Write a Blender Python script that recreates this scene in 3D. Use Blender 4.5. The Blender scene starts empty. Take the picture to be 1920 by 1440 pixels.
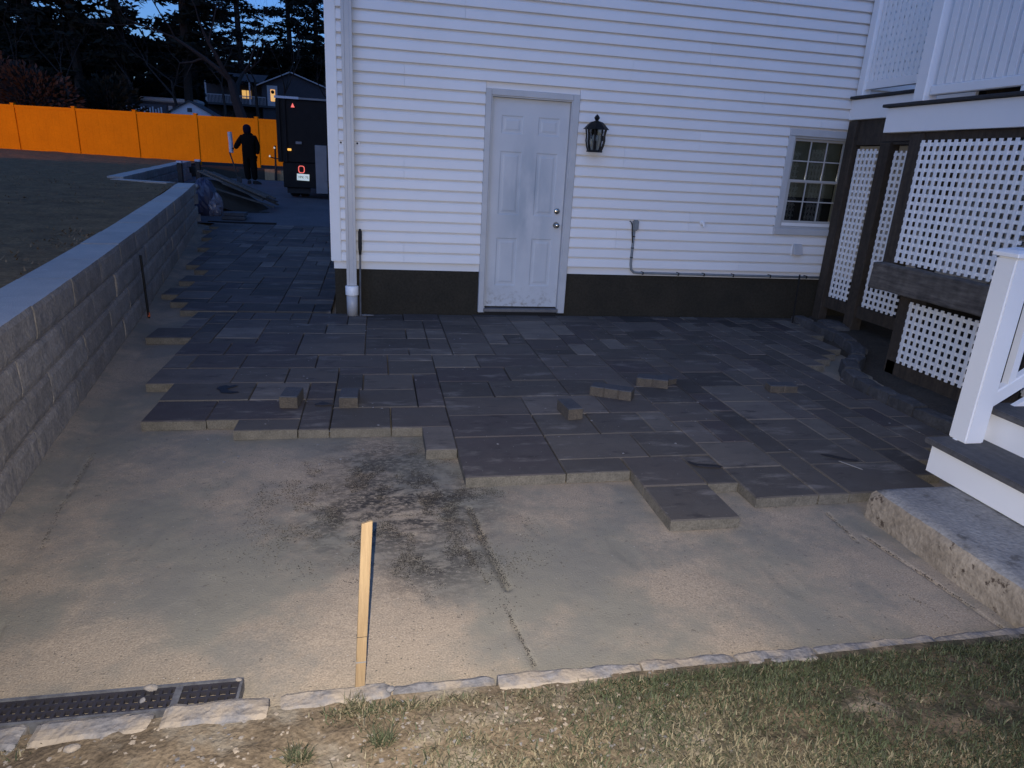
import bpy, bmesh, math, random
import numpy as np
from mathutils import Vector, Matrix
rng = random.Random(7); nr = np.random.RandomState(11)
scene = bpy.context.scene
COL = scene.collection
R = math.radians

# ------------------------------------------------------------------ camera
cam_d = bpy.data.cameras.new('camera'); cam = bpy.data.objects.new('camera', cam_d); COL.objects.link(cam)
right = Vector((0.98093093, -0.18708692, 0.0526592)); up = Vector((0.00935413, 0.31607214, 0.94868904)); fwd = Vector((0.19413142, 0.93010585, -0.31179498))
m = Matrix((right, up, -fwd)).transposed().to_4x4(); m.translation = Vector((0.4392, -6.8916, 1.5381))
cam.matrix_world = m
cam_d.sensor_fit = 'HORIZONTAL'; cam_d.sensor_width = 36.0; cam_d.lens = 36.0 * 1264.76 / 1920.0
cam_d.clip_start = 0.05; cam_d.clip_end = 2000
scene.camera = cam

# ------------------------------------------------------------------ sky, dusk glow, lamps
SUN_ELEV, SUN_AZ = 5.0, 205.0
world = bpy.data.worlds.new('World'); scene.world = world; world.use_nodes = True
wn = world.node_tree.nodes; wl = world.node_tree.links
bg = wn['Background']
sky = wn.new('ShaderNodeTexSky'); sky.sky_type = 'NISHITA'; sky.sun_disc = False
sky.sun_elevation = R(SUN_ELEV); sky.sun_rotation = R(SUN_AZ)
sky.air_density = 1.0; sky.dust_density = 0.3; sky.ozone_density = 4.0; sky.altitude = 50
tint = wn.new('ShaderNodeVectorMath'); tint.operation = 'MULTIPLY'; tint.inputs[1].default_value = (1.14, 1.08, 1.52)   # dusk blue of this evening
wl.new(sky.outputs[0], tint.inputs[0]); wl.new(tint.outputs[0], bg.inputs[0]); bg.inputs[1].default_value = 0.175

def light(name, kind, loc, energy, color, aim=None, **kw):
    d = bpy.data.lights.new(name, kind); d.energy = energy; d.color = color
    for k, v in kw.items(): setattr(d, k, v)
    o = bpy.data.objects.new(name, d); COL.objects.link(o); o.location = loc
    if aim is not None:
        o.rotation_euler = (Vector(aim) - Vector(loc)).to_track_quat('-Z', 'Y').to_euler()
    return o
az = R(SUN_AZ); el = R(SUN_ELEV + 25)
sd = Vector((math.sin(az) * math.cos(el), math.cos(az) * math.cos(el), math.sin(el)))
light('sun', 'SUN', (0, 0, 30), 0.76, (0.27, 0.48, 1.0), aim=Vector((0, 0, 30)) - sd, angle=R(60))
# the flash of the phone that took the picture (it throws the hard shadow edge beside the stake)
light('phone_flash', 'SPOT', (0.41, -6.88, 1.55), 480, (1.0, 0.91, 0.78), aim=(0.41 + fwd.x - 0.02, -6.88 + fwd.y, 1.55 + fwd.z - 0.27),
      shadow_soft_size=0.004, spot_size=R(124), spot_blend=1.0)
# sodium yard light standing left of the view, throwing its light along the orange-coloured fence
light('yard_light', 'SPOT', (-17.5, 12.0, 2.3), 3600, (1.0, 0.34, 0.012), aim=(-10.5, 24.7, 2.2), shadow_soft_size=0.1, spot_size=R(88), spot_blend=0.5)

scene.view_settings.view_transform = 'Standard'; scene.view_settings.look = 'None'
scene.view_settings.exposure = 0.0; scene.view_settings.gamma = 1.0; scene.view_settings.use_curve_mapping = False
scene.render.engine = 'CYCLES'; scene.cycles.use_denoising = True; scene.cycles.max_bounces = 5; scene.cycles.diffuse_bounces = 3
scene.cycles.sample_clamp_indirect = 4.0

# ------------------------------------------------------------------ helpers
def lerp(a, b, t): return a + (b - a) * t
def vnoise(x, y, seed=0):
    x = np.asarray(x, float); y = np.asarray(y, float)
    xi = np.floor(x).astype(np.int64); yi = np.floor(y).astype(np.int64); fx = x - xi; fy = y - yi
    fx = fx * fx * (3 - 2 * fx); fy = fy * fy * (3 - 2 * fy)
    def h(a, b):
        n = (a * 374761393 + b * 668265263 + seed * 982451653) & 0x7fffffff
        n = ((n ^ (n >> 13)) * 1274126177) & 0x7fffffff
        return ((n ^ (n >> 16)) & 0xffff) / 65535.0
    return (h(xi, yi) * (1 - fx) + h(xi + 1, yi) * fx) * (1 - fy) + (h(xi, yi + 1) * (1 - fx) + h(xi + 1, yi + 1) * fx) * fy
def fbm(x, y, seed=0, oct=4):
    s = 0; a = .5
    for i in range(oct):
        s = s + a * vnoise(np.asarray(x) * 2 ** i, np.asarray(y) * 2 ** i, seed + i); a *= .5
    return s

class MB:
    def __init__(s): s.v = []; s.f = []; s.mi = []
    def add(s, vs, fs, mi=0):
        n = len(s.v); s.v.extend([tuple(q) for q in vs]); s.f.extend([tuple(n + i for i in q) for q in fs]); s.mi.extend([mi] * len(fs))
        return s
    def box(s, x0, x1, y0, y1, z0, z1, mi=0):
        vs = [(x0, y0, z0), (x1, y0, z0), (x1, y1, z0), (x0, y1, z0), (x0, y0, z1), (x1, y0, z1), (x1, y1, z1), (x0, y1, z1)]
        return s.add(vs, [(0, 3, 2, 1), (4, 5, 6, 7), (0, 1, 5, 4), (1, 2, 6, 5), (2, 3, 7, 6), (3, 0, 4, 7)], mi)
    def obox(s, a, b, w, h, upv=(0, 0, 1), mi=0):
        """bar from a to b, width w (sideways), height h"""
        a = Vector(a); b = Vector(b); d = (b - a).normalized(); sx = d.cross(Vector(upv)); sx = sx.normalized() if sx.length > 1e-6 else Vector((1, 0, 0)); uz = sx.cross(d)
        vs = []
        for q in (a, b):
            for i, j in ((-1, -1), (1, -1), (1, 1), (-1, 1)): vs.append(q + sx * (i * w / 2) + uz * (j * h / 2))
        return s.add(vs, [(0, 1, 2, 3), (7, 6, 5, 4), (0, 4, 5, 1), (1, 5, 6, 2), (2, 6, 7, 3), (3, 7, 4, 0)], mi)
    def tube(s, pts, rad, n=8, mi=0, cap=True):
        pts = [Vector(q) for q in pts]
        if not hasattr(rad, '__len__'): rad = [rad] * len(pts)
        d0 = (pts[1] - pts[0]).normalized(); ref = Vector((0, 0, 1)) if abs(d0.z) < .9 else Vector((1, 0, 0)); sx = d0.cross(ref).normalized(); rings = []; base = len(s.v)
        for i, q in enumerate(pts):
            d = (pts[min(i + 1, len(pts) - 1)] - pts[max(i - 1, 0)]).normalized(); sx = (sx - d * sx.dot(d)).normalized(); sy = d.cross(sx)
            for k in range(n):
                a = 2 * math.pi * k / n; s.v.append(tuple(q + (sx * math.cos(a) + sy * math.sin(a)) * rad[i]))
        for i in range(len(pts) - 1):
            for k in range(n):
                k2 = (k + 1) % n; s.f.append((base + i * n + k, base + i * n + k2, base + (i + 1) * n + k2, base + (i + 1) * n + k)); s.mi.append(mi)
        if cap:
            s.f.append(tuple(base + k for k in range(n))[::-1]); s.mi.append(mi); e = base + (len(pts) - 1) * n; s.f.append(tuple(e + k for k in range(n))); s.mi.append(mi)
        return s
    def lathe(s, prof, c=(0, 0, 0), n=16, mi=0, rot=0, sq=False):
        base = len(s.v)
        for r, z in prof:
            for k in range(n):
                a = 2 * math.pi * k / n + rot; s.v.append((c[0] + r * math.cos(a), c[1] + r * math.sin(a), c[2] + z))
        for i in range(len(prof) - 1):
            for k in range(n):
                k2 = (k + 1) % n; s.f.append((base + i * n + k, base + i * n + k2, base + (i + 1) * n + k2, base + (i + 1) * n + k)); s.mi.append(mi)
        s.f.append(tuple(base + k for k in range(n))[::-1]); s.mi.append(mi); e = base + (len(prof) - 1) * n; s.f.append(tuple(e + k for k in range(n))); s.mi.append(mi)
        return s
    def mesh(s, name, mats, smooth=False, bevel=0, seg=1):
        me = bpy.data.meshes.new(name); me.from_pydata(s.v, [], s.f)
        for q in (mats if isinstance(mats, (list, tuple)) else [mats]): me.materials.append(q)
        if any(s.mi): me.polygons.foreach_set('material_index', s.mi)
        if bevel:
            bm = bmesh.new(); bm.from_mesh(me); bmesh.ops.recalc_face_normals(bm, faces=bm.faces)
            es = [e for e in bm.edges if len(e.link_faces) == 2 and e.calc_face_angle(0) > .5]
            bmesh.ops.bevel(bm, geom=es, offset=bevel, segments=seg, affect='EDGES', clamp_overlap=True); bm.to_mesh(me); bm.free()
        if smooth: me.polygons.foreach_set('use_smooth', [True] * len(me.polygons))
        me.update(); return me
    def build(s, name, mats, parent=None, smooth=False, bevel=0, seg=1, loc=None):
        return link(name, s.mesh(name, mats, smooth, bevel, seg), parent, loc)
def link(name, data, parent=None, loc=None):
    o = bpy.data.objects.new(name, data); COL.objects.link(o)
    if parent is not None: o.parent = parent
    if loc is not None: o.location = loc
    return o
def empty(name, loc=(0, 0, 0)):
    o = bpy.data.objects.new(name, None); COL.objects.link(o); o.location = loc; o.empty_display_size = .1; return o
def tag(o, label=None, cat=None, group=None, kind=None):
    if label: o['label'] = label
    if cat: o['category'] = cat
    if group: o['group'] = group
    if kind: o['kind'] = kind
    return o
def npmesh(name, verts, faces, mats, smooth=False, mi=None):
    verts = np.asarray(verts, np.float32); faces = np.asarray(faces, np.int32); me = bpy.data.meshes.new(name); k = faces.shape[1]
    me.vertices.add(len(verts)); me.vertices.foreach_set('co', verts.ravel()); me.loops.add(faces.size); me.loops.foreach_set('vertex_index', faces.ravel())
    me.polygons.add(len(faces)); me.polygons.foreach_set('loop_start', np.arange(0, faces.size, k, dtype=np.int32)); me.polygons.foreach_set('loop_total', np.full(len(faces), k, np.int32))
    for q in (mats if isinstance(mats, (list, tuple)) else [mats]): me.materials.append(q)
    if mi is not None: me.polygons.foreach_set('material_index', np.asarray(mi, np.int32))
    if smooth: me.polygons.foreach_set('use_smooth', np.ones(len(faces), bool))
    me.update(calc_edges=True); me.validate(); return me
def gridmesh(name, X, Y, Z, mats, smooth=True):
    ny, nx = X.shape; idx = np.arange(nx * ny).reshape(ny, nx)
    f = np.stack([idx[:-1, :-1], idx[:-1, 1:], idx[1:, 1:], idx[1:, :-1]], -1).reshape(-1, 4)
    return npmesh(name, np.stack([X, Y, Z], -1).reshape(-1, 3), f, mats, smooth)

# ------------------------------------------------------------------ materials
def mat(name, c1, c2=None, scale=6.0, rough=.8, bump=.0, bscale=60.0, rnd=0.0, metal=0.0, spec=.5, stretch=None, detail=5, extra=None, emit=None, fine=0.0):
    mt = bpy.data.materials.new(name); mt.use_nodes = True; nt = mt.node_tree; n = nt.nodes; L = nt.links; b = n['Principled BSDF']
    b.inputs['Roughness'].default_value = rough; b.inputs['Metallic'].default_value = metal; b.inputs['Specular IOR Level'].default_value = spec
    geo = n.new('ShaderNodeNewGeometry'); vec = geo.outputs['Position']
    if stretch:
        mp = n.new('ShaderNodeMapping'); mp.inputs['Scale'].default_value = stretch; L.new(vec, mp.inputs[0]); vec = mp.outputs[0]
    if c2 is None: c2 = tuple(x * .8 for x in c1)
    nz = n.new('ShaderNodeTexNoise'); nz.inputs['Scale'].default_value = scale; nz.inputs['Detail'].default_value = detail; nz.inputs['Roughness'].default_value = .62; L.new(vec, nz.inputs['Vector'])
    rp = n.new('ShaderNodeMapRange'); rp.inputs['From Min'].default_value = .33; rp.inputs['From Max'].default_value = .67; L.new(nz.outputs[0], rp.inputs[0])
    mx = n.new('ShaderNodeMix'); mx.data_type = 'RGBA'; mx.inputs['A'].default_value = (*c1, 1); mx.inputs['B'].default_value = (*c2, 1); L.new(rp.outputs[0], mx.inputs['Factor'])
    out = mx.outputs['Result']
    if fine:
        n2 = n.new('ShaderNodeTexNoise'); n2.inputs['Scale'].default_value = bscale; n2.inputs['Detail'].default_value = 3; L.new(geo.outputs['Position'], n2.inputs['Vector'])
        r2 = n.new('ShaderNodeMapRange'); r2.inputs['From Min'].default_value = .3; r2.inputs['From Max'].default_value = .7; r2.inputs['To Min'].default_value = 1 - fine; r2.inputs['To Max'].default_value = 1 + fine; L.new(n2.outputs[0], r2.inputs[0])
        h = n.new('ShaderNodeVectorMath'); h.operation = 'SCALE'; L.new(out, h.inputs[0]); L.new(r2.outputs[0], h.inputs['Scale']); out = h.outputs[0]
    if rnd:
        oi = n.new('ShaderNodeObjectInfo'); r3 = n.new('ShaderNodeMapRange'); r3.inputs['To Min'].default_value = 1 - rnd; r3.inputs['To Max'].default_value = 1 + rnd; L.new(oi.outputs['Random'], r3.inputs[0])
        h = n.new('ShaderNodeVectorMath'); h.operation = 'SCALE'; L.new(out, h.inputs[0]); L.new(r3.outputs[0], h.inputs['Scale']); out = h.outputs[0]
    if extra: out = extra(nt, geo, out)
    L.new(out, b.inputs['Base Color'])
    if bump:
        n3 = n.new('ShaderNodeTexNoise'); n3.inputs['Scale'].default_value = bscale; n3.inputs['Detail'].default_value = 6; L.new(vec, n3.inputs['Vector'])
        bp = n.new('ShaderNodeBump'); bp.inputs['Strength'].default_value = bump; bp.inputs['Distance'].default_value = .01; L.new(n3.outputs[0], bp.inputs['Height']); L.new(bp.outputs[0], b.inputs['Normal'])
    if emit:
        b.inputs['Emission Color'].default_value = (*emit[0], 1); b.inputs['Emission Strength'].default_value = emit[1]
    return mt
def mixnode(nt, fac, a, bcol):
    n = nt.nodes.new('ShaderNodeMix'); n.data_type = 'RGBA'; nt.links.new(fac, n.inputs['Factor'])
    if isinstance(a, tuple): n.inputs['A'].default_value = (*a, 1)
    else: nt.links.new(a, n.inputs['A'])
    if isinstance(bcol, tuple): n.inputs['B'].default_value = (*bcol, 1)
    else: nt.links.new(bcol, n.inputs['B'])
    return n.outputs['Result']
def noise_mask(nt, geo, scale, lo, hi, detail=5, stretch=None, off=(0, 0, 0)):
    n = nt.nodes; L = nt.links; mp = n.new('ShaderNodeMapping'); mp.inputs['Location'].default_value = off
    if stretch: mp.inputs['Scale'].default_value = stretch
    L.new(geo.outputs['Position'], mp.inputs[0])
    z = n.new('ShaderNodeTexNoise'); z.inputs['Scale'].default_value = scale; z.inputs['Detail'].default_value = detail; z.inputs['Roughness'].default_value = .65; L.new(mp.outputs[0], z.inputs['Vector'])
    r = n.new('ShaderNodeMapRange'); r.interpolation_type = 'SMOOTHSTEP'; r.inputs['From Min'].default_value = lo; r.inputs['From Max'].default_value = hi; L.new(z.outputs[0], r.inputs[0]); return r.outputs[0]
def math_node(nt, op, a, b):
    n = nt.nodes.new('ShaderNodeMath'); n.operation = op; n.use_clamp = True
    for i, q in enumerate((a, b)):
        if isinstance(q, (int, float)): n.inputs[i].default_value = q
        else: nt.links.new(q, n.inputs[i])
    return n.outputs[0]
def blob(nt, geo, c, r, soft, sy=1.0):
    n = nt.nodes; L = nt.links; s = n.new('ShaderNodeVectorMath'); s.operation = 'SUBTRACT'; L.new(geo.outputs['Position'], s.inputs[0]); s.inputs[1].default_value = c
    s2 = n.new('ShaderNodeVectorMath'); s2.operation = 'MULTIPLY'; L.new(s.outputs[0], s2.inputs[0]); s2.inputs[1].default_value = (1, sy, 0)
    le = n.new('ShaderNodeVectorMath'); le.operation = 'LENGTH'; L.new(s2.outputs[0], le.inputs[0])
    q = n.new('ShaderNodeMapRange'); q.interpolation_type = 'SMOOTHSTEP'; q.inputs['From Min'].default_value = r + soft; q.inputs['From Max'].default_value = r - soft; L.new(le.outputs['Value'], q.inputs[0]); return q.outputs[0]

def sand_extra(nt, geo, col):
    # damp screed-dust patches and the dark dust left where pavers were cut
    col = mixnode(nt, noise_mask(nt, geo, 1.3, .44, .6, 6, off=(3.1, 1.7, 0)), col, (.225, .21, .172))
    col = mixnode(nt, math_node(nt, 'MULTIPLY', noise_mask(nt, geo, 2.1, .46, .62, 7, off=(9.1, 4.2, 0)), .7), col, (.20, .19, .165))
    zone = math_node(nt, 'MAXIMUM', blob(nt, geo, (.52, -3.95, 0), .40, .32), math_node(nt, 'MULTIPLY', blob(nt, geo, (.45, -3.45, 0), .28, .3), .8))
    zone = math_node(nt, 'MAXIMUM', zone, math_node(nt, 'MULTIPLY', blob(nt, geo, (.66, -4.45, 0), .2, .22), .8))
    fl = math_node(nt, 'MULTIPLY', noise_mask(nt, geo, 6.0, .36, .54, 8, stretch=(1.0, 1.7, 1)), noise_mask(nt, geo, 42.0, .34, .56, 5, stretch=(1.0, 1.6, 1)))
    col = mixnode(nt, math_node(nt, 'MULTIPLY', math_node(nt, 'MULTIPLY', zone, fl), .95), col, (.036, .035, .036))
    sp = noise_mask(nt, geo, 34.0, .66, .70, 3)
    col = mixnode(nt, math_node(nt, 'MULTIPLY', sp, .55), col, (.09, .08, .07))
    return mixnode(nt, noise_mask(nt, geo, 120.0, .73, .76, 2), col, (.55, .53, .5))  # pale specks paint the flash sparkle of sand grains
M = {}
M['sand'] = mat('sand', (.37, .30, .225), (.29, .243, .188), scale=1.1, rough=.95, bump=.35, bscale=160, fine=.26, extra=sand_extra, spec=.15)
M['soil'] = mat('soil', (.20, .155, .105), (.115, .088, .06), scale=5, rough=.95, bump=.8, bscale=70, fine=.3, spec=.1,
                extra=lambda nt, g, c: mixnode(nt, math_node(nt, 'MULTIPLY', noise_mask(nt, g, 9, .35, .6, 5), blob(nt, g, (2.3, -5.55, 0), 1.2, .5)), mixnode(nt, noise_mask(nt, g, 2.6, .50, .64, 6, off=(1.4, 0, 0)), c, (.235, .205, .16)), (.055, .05, .035)))
M['lawn'] = mat('lawn', (.25, .155, .075), (.15, .095, .05), scale=3.5, rough=.95, bump=.8, bscale=25, fine=.25, spec=.1)
M['straw'] = mat('dead_grass', (.25, .18, .105), (.10, .07, .045), scale=3, rough=.9, spec=.1)
M['crumb'] = mat('dark_crumb', (.035, .032, .032), (.06, .055, .05), scale=20, rough=.95, spec=.1)
M['ground'] = mat('ground', (.05, .045, .04), (.035, .035, .03), scale=1, rough=.95, spec=.1)
M['drive'] = mat('drive', (.10, .098, .105), (.07, .07, .075), scale=2, rough=.85, bump=.3, bscale=40, fine=.2)
M['gravel'] = mat('under_soil', (.05, .042, .034), (.03, .026, .02), scale=9, rough=.95, bump=.8, bscale=50, fine=.3)

def paver_mat():
    def ex(nt, geo, col):
        n = nt.nodes; L = nt.links; oi = n.new('ShaderNodeObjectInfo'); cr = n.new('ShaderNodeValToRGB'); e = cr.color_ramp; e.interpolation = 'LINEAR'
        cols = [(0, (0.061, 0.054, 0.050)), (.14, (0.115, 0.101, 0.089)), (.28, (0.049, 0.045, 0.043)), (.42, (0.132, 0.114, 0.099)), (.55, (0.080, 0.068, 0.065)), (.68, (0.156, 0.138, 0.118)), (.82, (0.068, 0.057, 0.059)), (1, (0.195, 0.172, 0.148))]
        e.elements[0].position = 0; e.elements[0].color = (*cols[0][1], 1); e.elements[1].position = 1; e.elements[1].color = (*cols[-1][1], 1)
        for q, c in cols[1:-1]: el = e.elements.new(q); el.color = (*c, 1)
        L.new(oi.outputs['Random'], cr.inputs[0])
        c = mixnode(nt, math_node(nt, 'MULTIPLY', noise_mask(nt, geo, 3.2, .35, .68, 6, stretch=(1, 2.2, 1)), .5), cr.outputs[0], col)
        c = mixnode(nt, math_node(nt, 'MULTIPLY', noise_mask(nt, geo, 5, .56, .72, 7, off=(5, 2, 0), stretch=(.8, 2, 1)), .8), c, (.038, .034, .036))
        c = mixnode(nt, math_node(nt, 'MULTIPLY', noise_mask(nt, geo, 3.4, .54, .70, 8, off=(1, 7, 0), stretch=(.7, 2, 1)), .6), c, (.25, .225, .20))
        return mixnode(nt, noise_mask(nt, geo, 55, .70, .73, 3, off=(0, 3, 0)), c, (.32, .30, .28))
    return mat('paver', (.115, .107, .100), (.056, .053, .052), scale=7, rough=.72, bump=.25, bscale=150, fine=.14, extra=ex, spec=.18)
M['paver'] = paver_mat()
M['paver_side'] = mat('paver_side', (.175, .158, .13), (.12, .11, .092), scale=14, rough=.92, bump=.5, bscale=120, fine=.22, spec=.2)
M['brick'] = mat('brick_paver', (.045, .05, .06), (.07, .07, .075), scale=12, rough=.8, bump=.4, bscale=120, fine=.2)
M['brick_side'] = mat('brick_paver_side', (.10, .082, .062), (.065, .055, .045), scale=16, rough=.9, bump=.5, bscale=120, fine=.25)
M['block'] = mat('wall_block', (.33, .295, .26), (.23, .21, .19), scale=6, rough=.95, bump=.5, bscale=60, fine=.2, rnd=.13, spec=.15)
M['cap'] = mat('wall_cap', (.50, .46, .41), (.42, .39, .355), scale=5, rough=.9, bump=.3, bscale=120, fine=.1, rnd=.07, spec=.2,
               extra=lambda nt, g, c: mixnode(nt, noise_mask(nt, g, 9, .66, .72, 5, stretch=(.6, 2, 1)), c, (.62, .60, .57)))
M['granite'] = mat('granite', (.21, .20, .20), (.13, .13, .14), scale=22, rough=.9, bump=.6, bscale=60, fine=.2, rnd=.1,
                   extra=lambda nt, g, c: mixnode(nt, noise_mask(nt, g, 5, .42, .58, 6), c, (.30, .25, .195)))
M['edging'] = mat('edging_stone', (.085, .083, .085), (.045, .045, .048), scale=9, rough=.9, bump=.6, bscale=50, fine=.2, rnd=.15)
M['concrete'] = mat('concrete', (.33, .315, .29), (.22, .21, .20), scale=4, rough=.93, bump=.6, bscale=55, fine=.16, spec=.2,
                    extra=lambda nt, g, c: mixnode(nt, noise_mask(nt, g, 8, .58, .68, 6), c, (.15, .14, .125)))
M['concrete_side'] = mat('concrete_side', (.34, .29, .23), (.22, .185, .145), scale=5, rough=.95, bump=1.0, bscale=40, fine=.25, spec=.15,
                    extra=lambda nt, g, c: mixnode(nt, noise_mask(nt, g, 14, .6, .66, 5), c, (.09, .07, .055)))
M['siding'] = mat('siding', (.72, .71, .70), (.68, .67, .66), scale=1.4, rough=.5, bump=.06, bscale=30, rnd=.025, spec=.35)
M['trim'] = mat('white_trim', (.72, .72, .72), (.66, .66, .66), scale=3, rough=.5, bump=.04, bscale=40, spec=.4)
M['vinyl'] = mat('white_vinyl', (.86, .86, .86), (.82, .82, .82), scale=2, rough=.4, spec=.45)
M['downspout'] = mat('downspout', (.46, .46, .46), (.40, .40, .405), scale=3, rough=.4, spec=.45)
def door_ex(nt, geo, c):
    n = nt.nodes; L = nt.links       # grey patch paints a dark reflection down the middle of the door
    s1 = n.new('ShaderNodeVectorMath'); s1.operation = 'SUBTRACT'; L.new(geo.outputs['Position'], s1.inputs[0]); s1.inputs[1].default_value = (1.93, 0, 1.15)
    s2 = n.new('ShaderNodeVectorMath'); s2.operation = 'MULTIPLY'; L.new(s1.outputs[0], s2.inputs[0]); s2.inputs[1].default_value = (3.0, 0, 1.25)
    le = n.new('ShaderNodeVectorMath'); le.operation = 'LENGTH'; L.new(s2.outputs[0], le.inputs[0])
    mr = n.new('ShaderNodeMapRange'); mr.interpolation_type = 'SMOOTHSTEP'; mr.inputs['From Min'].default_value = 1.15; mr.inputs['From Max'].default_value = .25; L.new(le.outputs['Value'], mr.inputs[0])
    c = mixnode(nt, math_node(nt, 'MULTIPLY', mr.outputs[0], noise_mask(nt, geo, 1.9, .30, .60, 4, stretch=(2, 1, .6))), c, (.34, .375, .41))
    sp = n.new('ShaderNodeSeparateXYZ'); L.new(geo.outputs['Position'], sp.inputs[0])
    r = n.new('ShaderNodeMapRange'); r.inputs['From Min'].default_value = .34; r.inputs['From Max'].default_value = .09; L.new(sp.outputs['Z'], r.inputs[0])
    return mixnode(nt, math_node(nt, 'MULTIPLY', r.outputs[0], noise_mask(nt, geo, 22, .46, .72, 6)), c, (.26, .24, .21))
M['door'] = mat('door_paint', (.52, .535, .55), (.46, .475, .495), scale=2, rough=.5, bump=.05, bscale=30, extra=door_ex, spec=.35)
M['found'] = mat('foundation', (.034, .029, .021), (.026, .023, .017), scale=3, rough=.9, bump=.4, bscale=50, fine=.2, spec=.2)
M['black'] = mat('black_metal', (.008, .008, .009), (.011, .011, .012), rough=.5, spec=.25, bump=.1, bscale=60)
M['rubber'] = mat('rubber', (.012, .012, .013), rough=.85)
M['steel'] = mat('steel', (.22, .22, .23), (.15, .15, .16), scale=12, rough=.42, metal=.7)
M['chrome'] = mat('nickel', (.55, .50, .42), (.45, .41, .34), rough=.22, metal=1.0)
M['pvc_grey'] = mat('grey_pvc', (.20, .22, .23), (.15, .165, .175), scale=10, rough=.6)
M['wood_dark'] = mat('old_wood', (.060, .045, .032), (.034, .026, .020), scale=4, rough=.9, bump=.5, bscale=22, stretch=(6, 6, .7), fine=.2)
M['timber'] = mat('grey_timber', (.14, .12, .10), (.06, .05, .043), scale=5, rough=.9, bump=.6, bscale=16, stretch=(7, .7, 7), fine=.25)
M['decking'] = mat('decking', (.035, .034, .036), (.022, .022, .024), scale=6, rough=.8)
M['tread'] = mat('tread_board', (.10, .095, .095), (.07, .068, .07), scale=5, rough=.75, bump=.3, bscale=40, stretch=(6, .7, 6), fine=.15)
M['stake'] = mat('pine_stake', (.36, .255, .14), (.25, .17, .09), scale=6, rough=.8, bump=.4, bscale=30, stretch=(8, 8, .5))
M['plank'] = mat('plank', (.085, .078, .07), (.05, .046, .042), scale=4, rough=.9, bump=.4, bscale=20, fine=.25, rnd=.25)
M['fence'] = mat('fence_panel', (.64, .215, .005), (.57, .19, .005), scale=1.3, rough=.8, bump=.2, bscale=14, spec=.03, fine=.05)  # the yard light's orange is put into the panel colour too
M['bark'] = mat('bark', (.012, .011, .011), (.008, .007, .007), scale=6, rough=.95, bump=.5, bscale=14)
M['needles'] = mat('needles', (.012, .016, .013), (.008, .011, .010), scale=2, rough=.9, spec=.1)
M['lamp_red_leaf'] = mat('lamp_red_leaves', (.035, .015, .008), (.022, .011, .007), scale=2, rough=.85)  # reddish lamplight on the shrubs put into the leaf colour
M['cloth'] = mat('dark_cloth', (.007, .006, .006), (.005, .005, .005), rough=.95, spec=.05, bump=.3, bscale=80)
M['hood'] = mat('navy_knit', (.010, .009, .022), (.007, .007, .016), rough=.95, spec=.05, bump=.3, bscale=120)
M['skin'] = mat('skin', (.18, .11, .08), rough=.6)
M['truck'] = mat('truck_paint', (.006, .006, .007), (.009, .009, .010), rough=.6, spec=.12)
M['tool_grey'] = mat('grey_box_paint', (.16, .165, .18), (.13, .135, .15), rough=.6)
M['plate'] = mat('plate', (.80, .82, .78), (.75, .78, .74), rough=.5, emit=((.85, 1.0, .85), .35))  # glow stands in for flash returned by plate and pole reflectors
M['ink'] = mat('plate_ink', (.02, .06, .04), rough=.6)
M['amber'] = mat('amber_glow', (.6, .3, .05), rough=.3, emit=((1.0, .48, .08), 1.1))  # emission imitates flash thrown back by the amber reflector
M['red_glow'] = mat('red_glow', (.6, .08, .07), rough=.3, emit=((1.0, .16, .13), .9))  # emission imitates flash bouncing off the red ring and triangle reflector
M['lit'] = mat('lit_window', (.8, .6, .3), rough=.5, emit=((1.0, .55, .14), .7))
M['tarp'] = mat('blue_tarp', (.030, .036, .075), (.018, .022, .05), scale=7, rough=.5, bump=.4, bscale=20)
M['clear_bag'] = mat('pale_plastic', (.17, .17, .21), (.08, .08, .11), scale=12, rough=.35)
M['house_far'] = mat('far_house_siding', (.030, .030, .040), (.022, .022, .030), rough=.8)
M['roof_far'] = mat('far_roof', (.045, .048, .055), (.03, .032, .038), rough=.9)
M['trim_far'] = mat('far_trim', (.34, .35, .38), (.28, .29, .32), rough=.7)
M['shed'] = mat('shed_white', (.42, .45, .52), (.36, .39, .46), rough=.7)
M['orange'] = mat('orange_tape', (.55, .10, .03), rough=.7)
M['grate'] = mat('grate', (.028, .026, .034), (.018, .017, .022), scale=20, rough=.6)
M['drain'] = mat('drain_frame', (.13, .135, .15), (.06, .06, .07), scale=30, rough=.6, metal=.0)
M['mud'] = mat('mud', (.016, .014, .016), (.010, .009, .010), rough=.6)
M['chip'] = mat('pale_chip', (.26, .25, .25), (.18, .175, .17), rough=.9)
M['casing'] = mat('casing_paint', (.47, .475, .48), (.41, .415, .42), scale=4, rough=.55, bump=.08, bscale=30)
M['sash'] = mat('sash_shaded', (.40, .40, .39), (.34, .34, .33), scale=5, rough=.6)  # window trim darkened: its shade is put into the colour
M['blind'] = mat('blind', (.20, .20, .16), (.13, .135, .11), scale=4, rough=.8)
M['room'] = mat('room_dark', (.012, .012, .015), rough=.9)
def grass_mat():
    mt = bpy.data.materials.new('grass'); mt.use_nodes = True; nt = mt.node_tree; n = nt.nodes; L = nt.links; b = n['Principled BSDF']; b.inputs['Roughness'].default_value = .65; b.inputs['Specular IOR Level'].default_value = .3
    at = n.new('ShaderNodeAttribute'); at.attribute_name = 'tint'; L.new(at.outputs['Color'], b.inputs['Base Color']); return mt
M['grass'] = grass_mat()
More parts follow.
